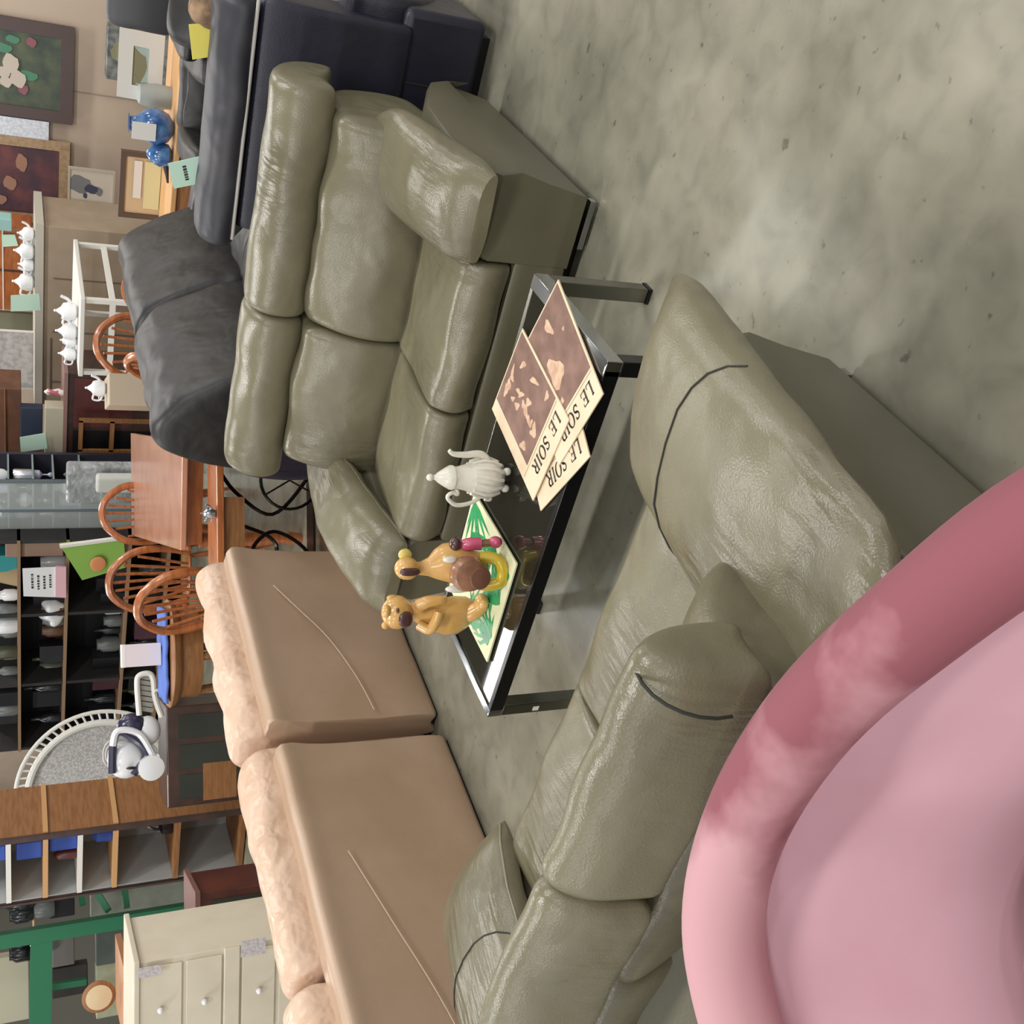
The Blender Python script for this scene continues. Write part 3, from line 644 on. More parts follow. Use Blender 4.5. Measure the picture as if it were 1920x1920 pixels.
# ---- black leather chairs between the wall table and the navy armchair
def armchair(label, X, Y, rz, w, hb, m, seat_m=None, name='recliner_chair', group='black leather recliners by the wall table'):
    t = thing(name, label, 'armchair', (X, Y, 0), rz, group)
    MB().box(-w/2+.05, w/2-.05, .05, .8, 0, .06).build('plinth', BLK, t)
    MB().box(-w/2+.02, w/2-.02, .02, .85, .06, .36).build('base', m, t, bev=.04)
    MB().pillow([(0, .34), (-.03, .42), (.02, .48), (.5, .47), (.55, .36), (.3, .32)], -w/2+.18, w/2-.18, end=.05, wob=.02).build('seat_cushion', seat_m or m, t)
    MB().pillow([(.5, .4), (.5, .6), (.6, hb-.08), (.7, hb), (.82, hb-.04), (.9, hb-.3), (.9, .36)], -w/2+.1, w/2-.1, end=.09, wob=.03, n=30).build('back_cushion', m, t)
    for s_ in (-1, 1): MB().pillow([(0, .1), (-.02, .5), (.06, .62), (.6, .64), (.8, .5), (.85, .1)], s_*w/2-(.2 if s_ > 0 else 0), s_*w/2+(.2 if s_ < 0 else 0), end=.07, wob=.01).build('arm', m, t)
    return t
armchair('black leather recliner under the yellow price card', -1.25, 5.85, R(0), .95, .86, BLACK)
armchair('black leather recliner behind the green price card, beside the blue ornaments', -2.15, 7.0, R(4), .78, .62, BLACK)
P6 = PY(7.4)
t, w, h = cab(P6, 'office_chair', 'dark grey high-backed chair at the upper right edge of the picture', 'chair', 206, 330, -40, 60, .12, mat('dark_grey_vinyl', '414144', .5), False, part=None)
MB().pillow([(0, 0), (-.03, h*.5), (.02, h), (.1, h), (.1, .3), (.08, 0)], -w/2, w/2, end=.08).build('backrest', mat('dark_grey_vinyl', '414144', .5), t)
zb = t.location.z; MB().pillow([(-.5, -.08), (-.5, .02), (0, .03), (.05, -.05), (-.2, -.1)], -w/2, w/2, end=.06).build('seat', BLACK, t)
MB().lathe([(.25, -zb), (.05, -zb+.05), (.03, -zb+.1), (.03, -.08)], 14, (0, -.22, 0)).build('pedestal', BLKMET, t)
P65 = PY(6.0)
t, w, h = cab(P65, 'cushion', 'pale fringed cushion with brown edges behind the navy armchair', 'cushion', 372, 402, -20, 38, .1, None, False, part=None)
MB().ell((0, 0, h/2), (w/2, .09, h/2), p=.7).build('cover', mat('beige_fabric', 'b5a184', .8), t)
t = thing('dog_figurine', 'small tan and brown ornamental dog head peering over the navy armchair', 'figurine', PY(4.35).pt(441, 28)-V((0, 0, .0)))
MB().ell((0, 0, .09), (.07, .09, .08)).build('head', mat('tan_fur', '8f7558', .8, c2='57422f', sc=18), t); MB().ell((.0, -.09, .06), (.035, .05, .035)).build('muzzle', mat('dark_fur', '3d2d22', .8), t)
for s_ in (-1, 1): MB().ell((s_*.06, 0, .1), (.02, .03, .05)).build('ear', mat('dark_fur', '3d2d22', .8), t)

# ---- price cards
def card(label, pl, pts, m, lines=3, group=None, lm=None, th=.004):
    ps = [pl.pt(x, y) for x, y in pts]; c = sum(ps, V((0, 0, 0)))/4
    t = thing('price_card', label, 'price card', c, 0, group)
    n = (ps[1]-ps[0]).cross(ps[3]-ps[0]).normalized()*th
    if n.dot(V((0, 0, HC))-c) > 0: n = -n
    rings = [[p-c for p in ps], [p-c+n for p in ps]]
    MB().loft(rings).build('card', m, t, sm=False)
    if lines:
        mb = MB(); n2_ = -n*.3; rd = random.Random(len(label)); e1 = ps[1]-ps[0]; e3 = ps[3]-ps[0]
        for k in range(lines):
            v = .25+.55*k/max(1, lines-1) if lines > 1 else .5; u = .2+rd.random()*.1
            while u < .75:
                l = rd.uniform(.03, .09); a = ps[0]-c+e1*u+e3*v+n2_; mb.add([a, a+e1*l, a+e1*l+e3*.07, a+e3*.07], [(0, 1, 2, 3)]); u += l+.03
        mb.build('writing', lm or INK, t, sm=False)['kind'] = 'stuff'
    return t
card('yellow price card standing on the navy armchair', PY(4.3), [(354, 46), (361, 112), (437, 100), (432, 42)], YCARD, 1)
card('mint green price card standing on the left end of the navy armchair', PY(4.32), [(315, 307), (326, 354), (404, 338), (412, 285)], MINT, 2)
PDK = PY(11.4)
card('mint green card taped at the top edge near the teal box', PY(12.17), [(3, 440), (4, 463), (34, 461), (28, 440)], MINT, 0, 'mint price cards at the back')
card('mint green card hanging on the long beige desk edge below the orange cabinet', PY(11.355), [(20, 554), (20, 584), (76, 582), (74, 551)], MINT, 0, 'mint price cards at the back')
card('mint green card leaning on the dark brown cabinet by the silver trunk', PY(9.87), [(37, 820), (39, 848), (89, 841), (85, 812)], MINT, 0, 'mint price cards at the back')

# ---- long beige desk with china
t, w, h = cab(PDK, 'desk', 'long beige desk with white china along its top, under the framed paintings', 'desk', 71, 200, 428, 760, .8, DESKM)
MB().box(-w/2-.03, w/2+.03, -.04, .84, h-.05, h+.03).build('desktop', mat('pale_edge', 'b9b3a6', .5), t)
for k in range(3): MB().box(-w/2+.3+k*w/3.4, -w/2+.3+k*w/3.4+.012, -.008, 0, .3, h-.15).build('door_gap', mat('shadow_gap', '6b5c50', .7), t)
MB().box(-w/2+.2, w/2-1.3, -.012, 0, h-.14, h-.125).build('drawer_gap', mat('shadow_gap', '6b5c50', .7), t)
dt = h+.03
POT = [(.05, 0), (.1, .03), (.12, .1), (.1, .17), (.05, .2), (.03, .23), (.015, .25), (.018, .27), (.005, .28)]
def teapot(label, pl, x, y, z, s, m=None, group=None, dn=.1, name='teapot'):
    t = ornament(label, x, y, POT, m or WHITEG, pl, s, z, group, name, 'teapot', dn=dn)
    MB().tube(cr([(.1*s, 0, .08*s), (.16*s, 0, .12*s), (.2*s, 0, .2*s)]), .02*s, 8).build('spout', m or WHITEG, t)
    MB().tube(cr([(-.09*s, 0, .16*s), (-.18*s, 0, .17*s), (-.19*s, 0, .08*s), (-.11*s, 0, .05*s)]), .014*s, 8).build('handle', m or WHITEG, t)
    return t
for k, (y, s) in enumerate(((447, .62), (480, .75), (505, .6), (538, .8))):
    teapot(['white teapot at the right end of the beige desk by the paintings', 'white lidded jug second from the right on the beige desk', 'white teapot standing before the orange cabinet on the beige desk', 'white teapot next to the mint card on the beige desk'][k], PDK, 70, y, dt, s, group='white china on the beige desk')
t, w, h = cab(PY(11.5), 'serving_dish', 'grey covered dish between the white teapots on the beige desk', 'dish', 44, 71, 462, 530, .3, None, False, part=None)
MB().box(-w/2, w/2, 0, .25, 0, h*.8).build('dish_body', GREYP, t, sm=False, bev=.02); MB().box(-w/2-.02, w/2+.02, -.02, .27, h*.8, h).build('lid', WHITEG, t, bev=.01)
# things behind on higher furniture
t, w, h = cab(PY(12.2), 'cabinet', 'orange wooden cabinet standing on the far desk behind the white teapots', 'cabinet', -60, 60, 425, 580, .4, ORW, False)
MB().box(-.02, .0, -.01, 0, 0, h).build('door_gap', DKW, t); MB().box(-w/2, w/2, -.02, 0, h*.45, h*.47).build('rail', WHITEM, t)
cab(PY(12.0), 'box', 'teal and white carton at the upper edge beside the gilt frame', 'box', -30, 22, 410, 432, .2, mat('teal_card', '8fb8b4', .6), False)
t, w, h = picture('painting', 'white floral embossed panel standing left of the orange cabinet', 'picture', PY(11.9), -60, 66, 620, 728, .01, WHITEM, mat('floral_paper', 'c3c2c0', .7, c2='a9a5a4', sc=16))
cab(PY(12.6), 'wall_panel', 'grey green board behind the mint card and the white panel', 'board', -60, 70, 585, 625, .05, mat('grey_green', '858670', .7), False)

# ---- white table with tea things, behind the dining chairs
PWT = PY(9.4)
p0 = PWT.pt(148, 560); p1 = PWT.pt(150, 706)
zt_ = (p0.z+p1.z)/2; wx = abs(p0.x-p1.x)
t = thing('white_table', 'white painted tall table crowded with white teapots', 'table', ((p0.x+p1.x)/2, 9.4, 0))
MB().box(-wx/2, wx/2, 0, 1.3, zt_-.04, zt_).build('tabletop', WHITEM, t, sm=False, bev=.006)
for sx in (-wx/2+.01, wx/2-.05):
    for sy in (.02, 1.22): MB().box(sx, sx+.04, sy, sy+.05, 0, zt_-.04).build('leg', WHITEM, t, sm=False)
MB().box(-wx/2+.05, wx/2-.05, .02, .05, zt_-.3, zt_-.25).build('front_stretcher', WHITEM, t, sm=False)
MB().box(wx/2-.05, wx/2-.02, .07, 1.22, zt_-.3, zt_-.25).build('side_stretcher', WHITEM, t, sm=False)
for k, (x, y, s) in enumerate(((130, 612, .75), (132, 650, .7), (142, 668, .55), (140, 693, .6))):
    teapot(['large white teapot with a looped lid on the white table', 'white jug leaning beside the large teapot on the white table', 'small floral cup-like pot on the white table', 'bright white pot at the left corner of the white table'][k], PWT, x, y, zt_, s, group='white tea things on the tall white table', dn=.3)

# ---- windsor chairs and dining table
def windsor(label, X, Y, rz, s=1.0, sticks=7):
    t = thing('windsor_chair', label, 'chair', (X, Y, 0), rz, 'orange wooden windsor chairs around the dining table')
    MB().ell((0, 0, .45*s), (.23*s, .21*s, .022), p=.7, seg=24).build('seat', ORW, t)
    bow = cr([(-.19*s, .17*s, .46*s), (-.23*s, .2*s, .65*s), (-.22*s, .24*s, .85*s), (-.12*s, .27*s, .99*s), (0, .28*s, 1.03*s), (.12*s, .27*s, .99*s), (.22*s, .24*s, .85*s), (.23*s, .2*s, .65*s), (.19*s, .17*s, .46*s)], 5)
    MB().tube(bow, .035*s, 8, flat=.8).build('bow_back', ORW, t)
    for k in range(sticks):
        u = (k-(sticks-1)/2)/((sticks-1)/2); ztop = (1.0-.17*u*u)*s
        MB().tube([(u*.1*s, .18*s, .46*s), (u*.19*s, (.20+.07*(ztop-.46*s)/.55)*s, ztop)], [.011*s, .011*s], 6).build('spindle', ORW, t)
    for sx in (-1, 1):
        for sy in (-1, 1):
            MB().tube([(sx*.15*s, sy*.13*s, .43*s), (sx*.18*s, sy*.16*s, .25*s), (sx*.21*s, sy*.19*s, 0)], [.018*s, .026*s, .014*s], 8).build('leg', ORW, t)
        MB().tube([(sx*.18*s, -.16*s, .2*s), (sx*.18*s, .16*s, .2*s)], .01*s, 6).build('stretcher', ORW, t)
        MB().ell((sx*.235*s, .2*s, .47*s), (.03*s, .03*s, .03*s)).build('ball_finial', ORW, t)
    return t
DT = [onz(245, 812, .78), onz(247, 1004, .78), onz(338, 1032, .78), onz(342, 828, .78)]
cD = sum(DT, V((0, 0, 0)))/4; cD.z = 0
t = thing('dining_table', 'long polished red-brown wooden dining table with windsor chairs around it', 'table', cD)
top = [V((p.x, p.y, 0))-cD for p in DT]
def inset(q, k): return [(p.x*k, p.y*k) for p in q]
MB().prism(inset(top, 1), .745, .78, 'z').build('tabletop', PINKW, t, sm=False, bev=.006)
MB().prism(inset(top, .93), .64, .745, 'z').build('apron', ORW, t, sm=False)
for k in range(4):
    x, y = inset(top, .86)[k]
    MB().lathe([(.028, 0), (.045, .08), (.03, .12), (.05, .3), (.035, .42), (.06, .5), (.045, .6), (.055, .64)], 14, (x, y, 0)).build('leg', ORW, t)
ux = (DT[3]-DT[2]).normalized(); 
def chair_at(label, x, y, z, D, rz, s=1.0):
    p = PD(D).pt(x, y); windsor(label, p.x, p.y, rz, s*p.z/1.03)
chair_at('windsor chair with a wide bow at the far left end of the dining table', 186, 968, 1, 9.4, YAW+R(185), 1)
chair_at('windsor chair seen in front of the green picture book', 198, 1072, 1, 8.6, YAW+R(165), 1)
chair_at('nearest windsor chair, its bow back rising behind the tan sofa', 250, 1098, 1, 7.3, YAW+R(150), 1)
chair_at('windsor chair pushed in on the right side of the dining table, behind the black loveseat', 241, 745, 1, 7.6, YAW+R(-75), 1)
chair_at('farthest windsor chair with pale cups and plates in front of its spindles', 176, 655, 1, 9.05, YAW+R(180), 1)
chair_at('windsor chair mostly hidden between the white table and the black loveseat', 226, 560, 1, 8.2, YAW+R(-30), .95)
PC = PD(8.45)
t, w, h = cab(PC, 'carton', 'beige carton carrying the white spotted teapot', 'carton', 204, 248, 700, 760, .4, mat('beige_card', 'b5a791', .7))
teapot('white spotted teapot standing on the beige carton between the windsor chairs', PC, 180, 722, h, .55, group='white tea things on the tall white table', dn=.2)

# ---- sewing machine stand
p_ = PD(6.05).pt(470, 965); sx0 = PD(6.6)
t = thing('sewing_table', 'wooden sewing machine table on a black scrolled iron treadle stand behind the tan sofa', 'table', (p_.x, p_.y, 0), YAW)
MB().box(-.36, .36, -.02, .28, .62, .66).build('tabletop', ORW, t, sm=False, bev=.005)
for s_ in (-1, 1): MB().box(s_*.34-.02, s_*.34+.02, 0, .26, .0, .62).build('side_board', ORW, t, sm=False)
MB().box(-.2, .1, .02, .3, .5, .62).build('drawer', BRW, t, sm=False)
sc_ = MB(); 
MB().tube([(.17*cos(2*PI*i/28)+.2, .2, .2+.17*sin(2*PI*i/28)) for i in range(28)], .01, 6, closed=True).build('wheel', BLKMET, t)
for a in range(3): sc_.tube([(.2, .2, .2), (.2+.17*cos(a*2.1), .2, .2+.17*sin(a*2.1))], .006, 6)
sc_.build('wheel_spokes', BLKMET, t)
MB().tube(cr([(-.38, .2, .03), (-.2, .2, .12), (-.1, .2, .3), (-.2, .2, .42), (-.3, .2, .34), (-.2, .2, .28), (-.12, .2, .34), (-.05, .2, .5), (.05, .2, .6)]), .012, 6).build('iron_scroll', BLKMET, t)
MB().tube(cr([(.38, .22, .03), (.2, .22, .1), (.0, .22, .3), (.12, .22, .5), (.25, .22, .6)]), .012, 6).build('iron_scroll', BLKMET, t)
MB().box(-.3, .3, .15, .3, .06, .075).build('treadle', BLKMET, t, sm=False)
t2 = teapot('tiny silvery jug standing on the sewing table before the dining table', PD(6.05), 440, 962, .662, .3, mat('silver', 'c8ccd2', .2, .9), name='milk_jug', dn=0)

# ---- dark cabinets between desk and glass case
PB = PY(9.9)
t, w, h = cab(PB, 'cabinet', 'dark reddish cabinet carrying small trinkets above the dining table', 'cabinet', 121, 330, 704, 905, .5, DKW)
MB().box(-w/2-.02, w/2+.02, -.03, .52, h-.02, h+.015).build('top_board', mat('rose_wood_edge', '8a6a62', .5), t)
tag(MB().box(w/2-.62, w/2-.05, -.006, 0, h*.45, h-.08).build('door', MAH, t), 'red-brown door', None)
MB().box(-w/2+.1, w/2-.66, -.006, 0, .1, h-.08).build('door', BLK, t)
hh = h
t, w, h = cab(PB, 'wooden_stool', 'small brown wooden frame chair inside the dark cabinet opening', 'stool', 146, 216, 778, 835, .02, None, True, part=None); t.location -= PB.n*.12
MB().box(-w/2, w/2, 0, .03, h-.04, h).build('top_rail', BRW, t); MB().box(-w/2, w/2, 0, .03, h*.68, h*.72).build('seat_rail', BRW, t)
for s_ in (-1, 1): MB().box(s_*w/2-.02, s_*w/2+.02, 0, .03, 0, h).build('leg', BRW, t)
teapot('silver and floral teapot with a long curved spout before the dark red cabinet', PY(9.5), 190, 722, PY(9.5).pt(205, 722).z, .55, mat('silver_pot', 'c3c4c8', .3, .4), dn=-.1)
t, w, h = cab(PY(10.4), 'upper_cabinet', 'brown upper cabinet block at the picture edge above the trinkets', 'cabinet', -60, 40, 728, 850, .4, mat('mid_brown_wood', '6e4a36', .5, c2='5c3c2c', sc=5), False)
MB().box(-w/2, w/2, -.015, 0, h*.3, h*.32).build('shelf_edge', BRW, t)
t, w, h = cab(PY(10.2), 'record_player_case', 'brown wooden case standing beneath the mint card', 'case', 37, 121, 850, 902, .4, mat('reddish_case', '5c3c36', .5), False)
cab(PY(10.3), 'backing_board', 'navy blue panel right of the mint card on the cabinet', 'panel', 38, 80, 765, 850, .1, mat('deep_blue', '2a3348', .6), False)
t, w, h = cab(PB, 'trinket_rack', 'cream trinket rack standing on the dark cabinet behind the mint card', 'rack', 84, 120, 765, 852, .15, mat('cream_rack', 'b3ad98', .6), False)
t = ornament('small red and white figurine leaning on the dark cabinet', 108, 745, [(.04, 0), (.05, .05), (.03, .12), (.04, .18), (.01, .22)], mat('red_white', 'b4606a', .4, c2='e0dcd8', sc=14, lo=.48, hi=.52), PB, .8, hh+.015, name='figurine', cat='figurine', dn=.1)

# ---- wrapped white parcel and glass case
PG = PY(9.2)
t, w, h = cab(PY(8.9), 'wrapped_parcel', 'large white panel wrapped in shiny plastic beside the dining table end', 'parcel', 124, 260, 876, 945, .12, mat('plastic_wrap', 'a5a8ac', .25, c2='8b8e90', sc=7, wr=.8, wsc=9), True, bev=.03)
cab(PY(8.75), 'roll', 'white paper bundle in front of the plastic wrapped panel', 'bundle', 180, 252, 896, 926, .1, mat('paper_bundle', 'c4c6c0', .5), True, bev=.03)
t, w, h = cab(PG, 'glass_cabinet', 'tall glass display cabinet with silvery wares on its shelves', 'display cabinet', -60, 300, 902, 1010, .5, None, True, part=None)
MB().box(-w/2, w/2, .46, .5, 0, h).build('back_panel', mat('dark_violet', '2c2a36', .5), t, sm=False)
for s_ in (-w/2, w/2-.03, -.02): MB().box(s_, s_+.03, 0, .03, 0, h).build('post', mat('steel_grey', '77848a', .3, .6), t, sm=False)
for x in (16, 62, 100, 150):
    z = PG.pt(x, 955).z; MB().box(-w/2, w/2, .02, .46, z-.008, z+.008).build('glass_shelf', mat('shelf_glass', '8b9a9c', .2, .2), t, sm=False)
MB().box(-w/2+.03, w/2-.03, .005, .01, .05, h-.03).build('glass_pane', GLASS, t, sm=False)
rnd = random.Random(11)
VAS = [[(.03, 0), (.05, .03), (.06, .1), (.03, .15), (.04, .19)], [(.05, 0), (.055, .14), (.05, .15)], [(.02, 0), (.03, .02), (.008, .05), (.008, .1), (.05, .13), (.055, .19)], [(.04, 0), (.08, .05), (.07, .1), (.03, .12), (.01, .15)]]
MIX = [WHITEG, mat('silver', 'c8ccd2', .2, .9), mat('lilac_gloss', 'a9a6bc', .25), mat('pale_steel', '9aa4aa', .25, .7), mat('pewter', '6c7070', .3, .6)]
wd = ['tall', 'round', 'stemmed', 'squat']; wp = ['uppermost', 'second', 'third', 'lowest']
for r_, x in enumerate((16, 62, 100, 150)):
    z = PG.pt(x, 955).z+.008
    for k in range(4):
        y = 912+k*24
        ornament('pale shiny %s vessel, %s from the right on the %s shelf of the glass cabinet' % (wd[(k+r_) % 4], ['first', 'second', 'third', 'fourth'][k], wp[r_]), x, y, VAS[(k+r_) % 4], MIX[(k*2+r_) % 5], PG, rnd.uniform(.9, 1.3)*(.75 if r_ == 2 else 1), z, 'silvery wares in the glass cabinet', 'vessel', 'vessel', 10, .2)
# books and long board
cab(PY(9.06), 'board', 'tan wooden plank standing on the dark rack right beside the glass cabinet', 'plank', 10, 119, 1017, 1044, .1, mat('tan_plank', '977c6a', .6), False)
tb_ = card('slanting green picture book with an orange drawing and white spine', PY(8.3), [(112, 1022), (154, 1088), (236, 1064), (232, 1010)], mat('lime_green', '86b04e', .6), 0, th=.03)
mb = MB().ell((-.05, -.03, 0), (.09, .01, .07)); mb.build('orange_drawing', mat('orange_print', 'd28a5a', .7), tb_)
pa_, pb_ = [PY(8.26).pt(x, y)-V(tb_.location) for x, y in ((112, 1024), (226, 1009))]; MB().obox(pa_, pb_, .03, .03).build('spine', WHITEM, tb_)

# ---- shelf rack with dark goods
PS = PY(9.0)
t, w, h = cab(PS, 'shelf_rack', 'wide dark shelf rack crammed with bottles and boxes behind the dining chairs', 'shelf', -60, 330, 1014, 1400, .6, None, True, part=None)
MB().box(-w/2, w/2, .56, .6, 0, h).build('back_panel', mat('rack_dark', '1f1f22', .7), t, sm=False)
for s_ in (-w/2, -w/6, w/6, w/2-.04): MB().box(s_, s_+.04, .02, .56, 0, h).build('upright', mat('rack_upright', '2b2a2a', .6), t, sm=False)
ROWS = [(33, 'upper'), (120, 'middle'), (230, 'lower'), (300, 'lowest')]
for x, nm in ROWS:
    z = PS.pt(x, 1200).z; MB().box(-w/2, w/2, .0, .56, z-.03, z).build('shelf_board', mat('shelf_tan', '8f7358', .6), t, sm=False)
cols = [('dark bottle', mat('dark_bottle', '24282a', .2)), ('grey jar', mat('grey_jar', '6b706e', .3)), ('brown jar', mat('brown_jar', '6a4a34', .4)), ('black box', mat('black_box', '17171c', .5)), ('white jar', WHITEG), ('olive bottle', mat('olive_bottle', '4a4c38', .25)), ('teal box', mat('teal_box', '2f8f94', .5)), ('cream lampshade', mat('cream_shade', 'a08c68', .8)), ('plum box', mat('plum_box', '4c2a36', .5))]
rnd = random.Random(21)
BT = [(.05, 0), (.055, .02), (.055, .16), (.02, .21), (.018, .28), (.022, .29)]
JR = [(.06, 0), (.07, .03), (.07, .13), (.05, .16), (.05, .18)]
LS = [(.13, 0), (.07, .2), (.065, .2)]
pos_ = ['first', 'second', 'third', 'fourth', 'fifth', 'sixth', 'seventh', 'eighth', 'ninth', 'tenth', 'eleventh', 'twelfth']
plan = [[6, 7, 4, 1, 4, 1, 5, 4, 1, 3, 1, 3], [4, 7, 3, 2, 1, 2, 3, 5, 1, 0, 3, 0], [3, 3, 3, 4, 1, 0, 1, 3, 8, 4, 0, 3], [0, 5, 3, 0, 8, 3, 0, 1, 3, 5, 0, 3]]
for r_, (x, nm) in enumerate(ROWS):
    z = PS.pt(x, 1200).z
    for k in range(12):
        y = 1082+k*26+rnd.uniform(-4, 4); ci = plan[r_][k]; cn, cm = cols[ci]
        lab = '%s standing %s from the right on the %s shelf of the dark rack' % (cn, pos_[k], nm)
        p = PS.at(PS.pt(x, y).dot(PS.h), z, .1+.25*rnd.random()); s = rnd.uniform(.9, 1.35)
        nmn = cn.replace(' ', '_'); tt = thing(nmn, lab, cn.split()[1], p, rnd.uniform(-.3, .3), 'goods on the %s shelf of the dark rack' % nm)
        if 'box' in cn: a = .09*s; MB().box(-a, a, -.08, .08, 0, .22*s).build('carton', cm, tt, sm=False, bev=.004)
        else: MB().lathe([(q_[0]*s, q_[1]*s) for q_ in (BT if 'bottle' in cn else LS if 'shade' in cn else JR)], 12).build('body', cm, tt)
# label with pink strip
tc_ = card('white rounded hang tag with a pink strip at its lower end', PY(8.95), [(42, 1066), (44, 1118), (104, 1120), (104, 1063)], WHITEG, 4)
ps = [PY(8.93).pt(x, y)-V(tc_.location) for x, y in ((104, 1063), (104, 1120), (124, 1121), (124, 1064))]
MB().loft([ps, [p+V((0, .02, 0)) for p in ps]]).build('pink_strip', mat('pink_strip', 'e2b4be', .6), tc_, sm=False)
t = thing('crumpled_bag', 'bright crumpled white plastic bag below the pink-edged tag', 'bag', V((PY(9.12).pt(122, 1145).x, 9.12, PS.pt(120, 1200).z-.0)))
b_ = MB().ell((0, 0, .1), (.17, .1, .12), seg=24, rn=16); b_.v = [tuple(V(v)*(1+.35*noise.noise(V(v)*9))) for v in b_.v]; b_.build('film', WHITEG, t)

# ---- round table with blue cloth
pr_ = PD(7.6).pt(312, 1225)
t = thing('round_table', 'small round carved wooden table with a blue cloth and white carton on it', 'table', (pr_.x, pr_.y, 0)); zt2 = pr_.z
MB().lathe([(.33, zt2-.06), (.36, zt2-.04), (.37, zt2-.01), (.36, zt2), (.0, zt2)], 32).build('tabletop', BRW, t)
MB().lathe([(.3, zt2-.2), (.31, zt2-.17), (.3, zt2-.06)], 28).build('apron', BRW, t)
for k in range(4):
    a = YAW+PI/4*0+PI/2*k; MB().tube([(.28*cos(a), .28*sin(a), zt2-.1), (.24*cos(a), .24*sin(a), .3), (.3*cos(a), .3*sin(a), 0)], [.03, .025, .02], 8).build('leg', BRW, t)
MB().lathe([(.24, .24), (.24, .27)], 20).build('lower_shelf', BRW, t)
tc_ = thing('blue_cloth', 'bright blue cloth spread over the round wooden table', 'cloth', (pr_.x, pr_.y, zt2+.002), YAW)
b_ = MB()
g = 14; b_.add([((i/g-.5)*.62, (j/g-.5)*.4, .012+.012*noise.noise(V((i*.5, j*.5, 0)))) for i in range(g+1) for j in range(g+1)], [(i*(g+1)+j, i*(g+1)+j+1, (i+1)*(g+1)+j+1, (i+1)*(g+1)+j) for i in range(g) for j in range(g)])
o_ = b_.build('fabric', BLUEC, tc_); md = o_.modifiers.new('s', 'SOLIDIFY'); md.thickness = .02; md.offset = 1
t = thing('carton', 'white carton standing upright on the blue cloth', 'carton', (pr_.x, pr_.y, zt2+.04), YAW+.1)
MB().box(-.075, .075, -.06, .06, 0, .25).build('box_body', mat('white_card', 'ddd3d3', .6), t, sm=False, bev=.004); MB().box(-.076, .076, -.061, .061, .23, .251).build('lid', mat('white_card_lid', 'e6e0de', .6), t, sm=False)

# ---- peacock chair
PP = PD(10.15); pc = PP.pt(312, 1468); pt_ = PP.pt(28, 1468); rr_ = (pt_.z-pc.z)*.56; zc_ = pt_.z-rr_
t = thing('peacock_chair', 'white wicker peacock chair with a huge round fan back behind the bookcase', 'chair', (pc.x, pc.y, 0), YAW)
WK = mat('white_wicker', 'c9c5c2', .7, c2='a09d9b', sc=70, lo=.35, hi=.6)
MB().lathe([(rr_*.84, 0), (rr_*.84, .02), (.01, .03)], 48, (0, .02, zc_), ax='y').build('woven_fan', WK, t)
MB().tube([(rr_*cos(2*PI*i/60), 0, zc_+rr_*sin(2*PI*i/60)) for i in range(60)], .018, 8, closed=True).build('outer_rim', WHITEM, t)
MB().tube([(rr_*.86*cos(2*PI*i/60), 0, zc_+rr_*.86*sin(2*PI*i/60)) for i in range(60)], .03, 8, closed=True).build('inner_rim', WHITEM, t)
for k in range(64):
    a = 2*PI*k/64; MB().tube([(rr_*.87*cos(a), 0, zc_+rr_*.87*sin(a)), (rr_*.985*cos(a+.03), 0, zc_+rr_*.985*sin(a+.03))], .010, 5).build('rim_loop', WHITEM, t)
for cx_, cz_ in ((rr_*.45, -.12*rr_), (rr_*.25, -.4*rr_)):
    for q_ in range(3): MB().tube([(cx_+(.05+.035*q_)*cos(2*PI*i/24), -.015, zc_+cz_+(.05+.035*q_)*.6*sin(2*PI*i/24)) for i in range(24)], .009, 6, closed=True).build('wicker_ring', WHITEM, t)
MB().lathe([(.32, .42), (.34, .45), (.32, .47)], 24, (0, -.3, 0)).build('seat', WHITEM, t); MB().lathe([(.34, 0), (.2, .22), (.3, .42)], 24, (0, -.3, 0)).build('pedestal', WK, t)

# ---- dark glazed cabinet, helmet-like ornament and wicker arm
PK = PD(8.0); 
t, w, h = cab(PK, 'glazed_cabinet', 'low dark wooden cabinet with dim glass doors below the white ornament', 'cabinet', 313, 500, 1318, 1505, .5, DKW)
for k in range(3):
    u = -w/2+.06+k*(w-.08)/3; MB().box(u, u+(w-.16)/3-.02, -.006, .002, .08, h-.08).build('glass_door', mat('dim_glass', '3c403c', .15, .2), t, sm=False)
MB().box(-w/2+.03, -w/2+.3, -.01, -.004, .2, h-.25).build('wood_panel', BRW, t, sm=False)
t, w, h = cab(PK, 'toy_helmet', 'white and navy puffy ornament lying on the dark glazed cabinet', 'ornament', 208, 308, 1345, 1470, .2, None, False, part=None)
NV = mat('navy_gloss', '2a2a44', .3, coat=.5)
def L2(x, y): return rel(PK, t, x, y)
a_ = L2(240, 1430); MB().ell((a_[0], .12, a_[1]), (.14, .1, .13)).build('face', WHITEG, t)
a_ = L2(246, 1440); MB().ell((a_[0], -.0, a_[1]), (.01, .02, .035)).build('dark_mark', BLK, t)
pts = [L2(x, y) for x, y in ((212, 1452), (214, 1395), (226, 1375), (262, 1395), (276, 1420), (258, 1445), (252, 1455))]
MB().tube(cr([(p[0], .05, p[1]) for p in pts]), .028, 8).build('navy_band', NV, t)
pts = [L2(x, y) for x, y in ((212, 1400), (222, 1372), (262, 1378), (290, 1420), (300, 1418))]
MB().tube(cr([(p[0], .03, p[1]) for p in pts]), .024, 8).build('white_strap', WHITEG, t)
a_ = L2(284, 1440); MB().lathe([(.045, -.02), (.09, -.01), (.09, .05), (.04, .06)], 20, (a_[0], .0, a_[1]), ax='y').build('ring_end', WHITEG, t)
MB().lathe([(.044, -.015), (.01, -.01)], 16, (a_[0], .0, a_[1]), ax='y').build('ring_core', BLK, t)
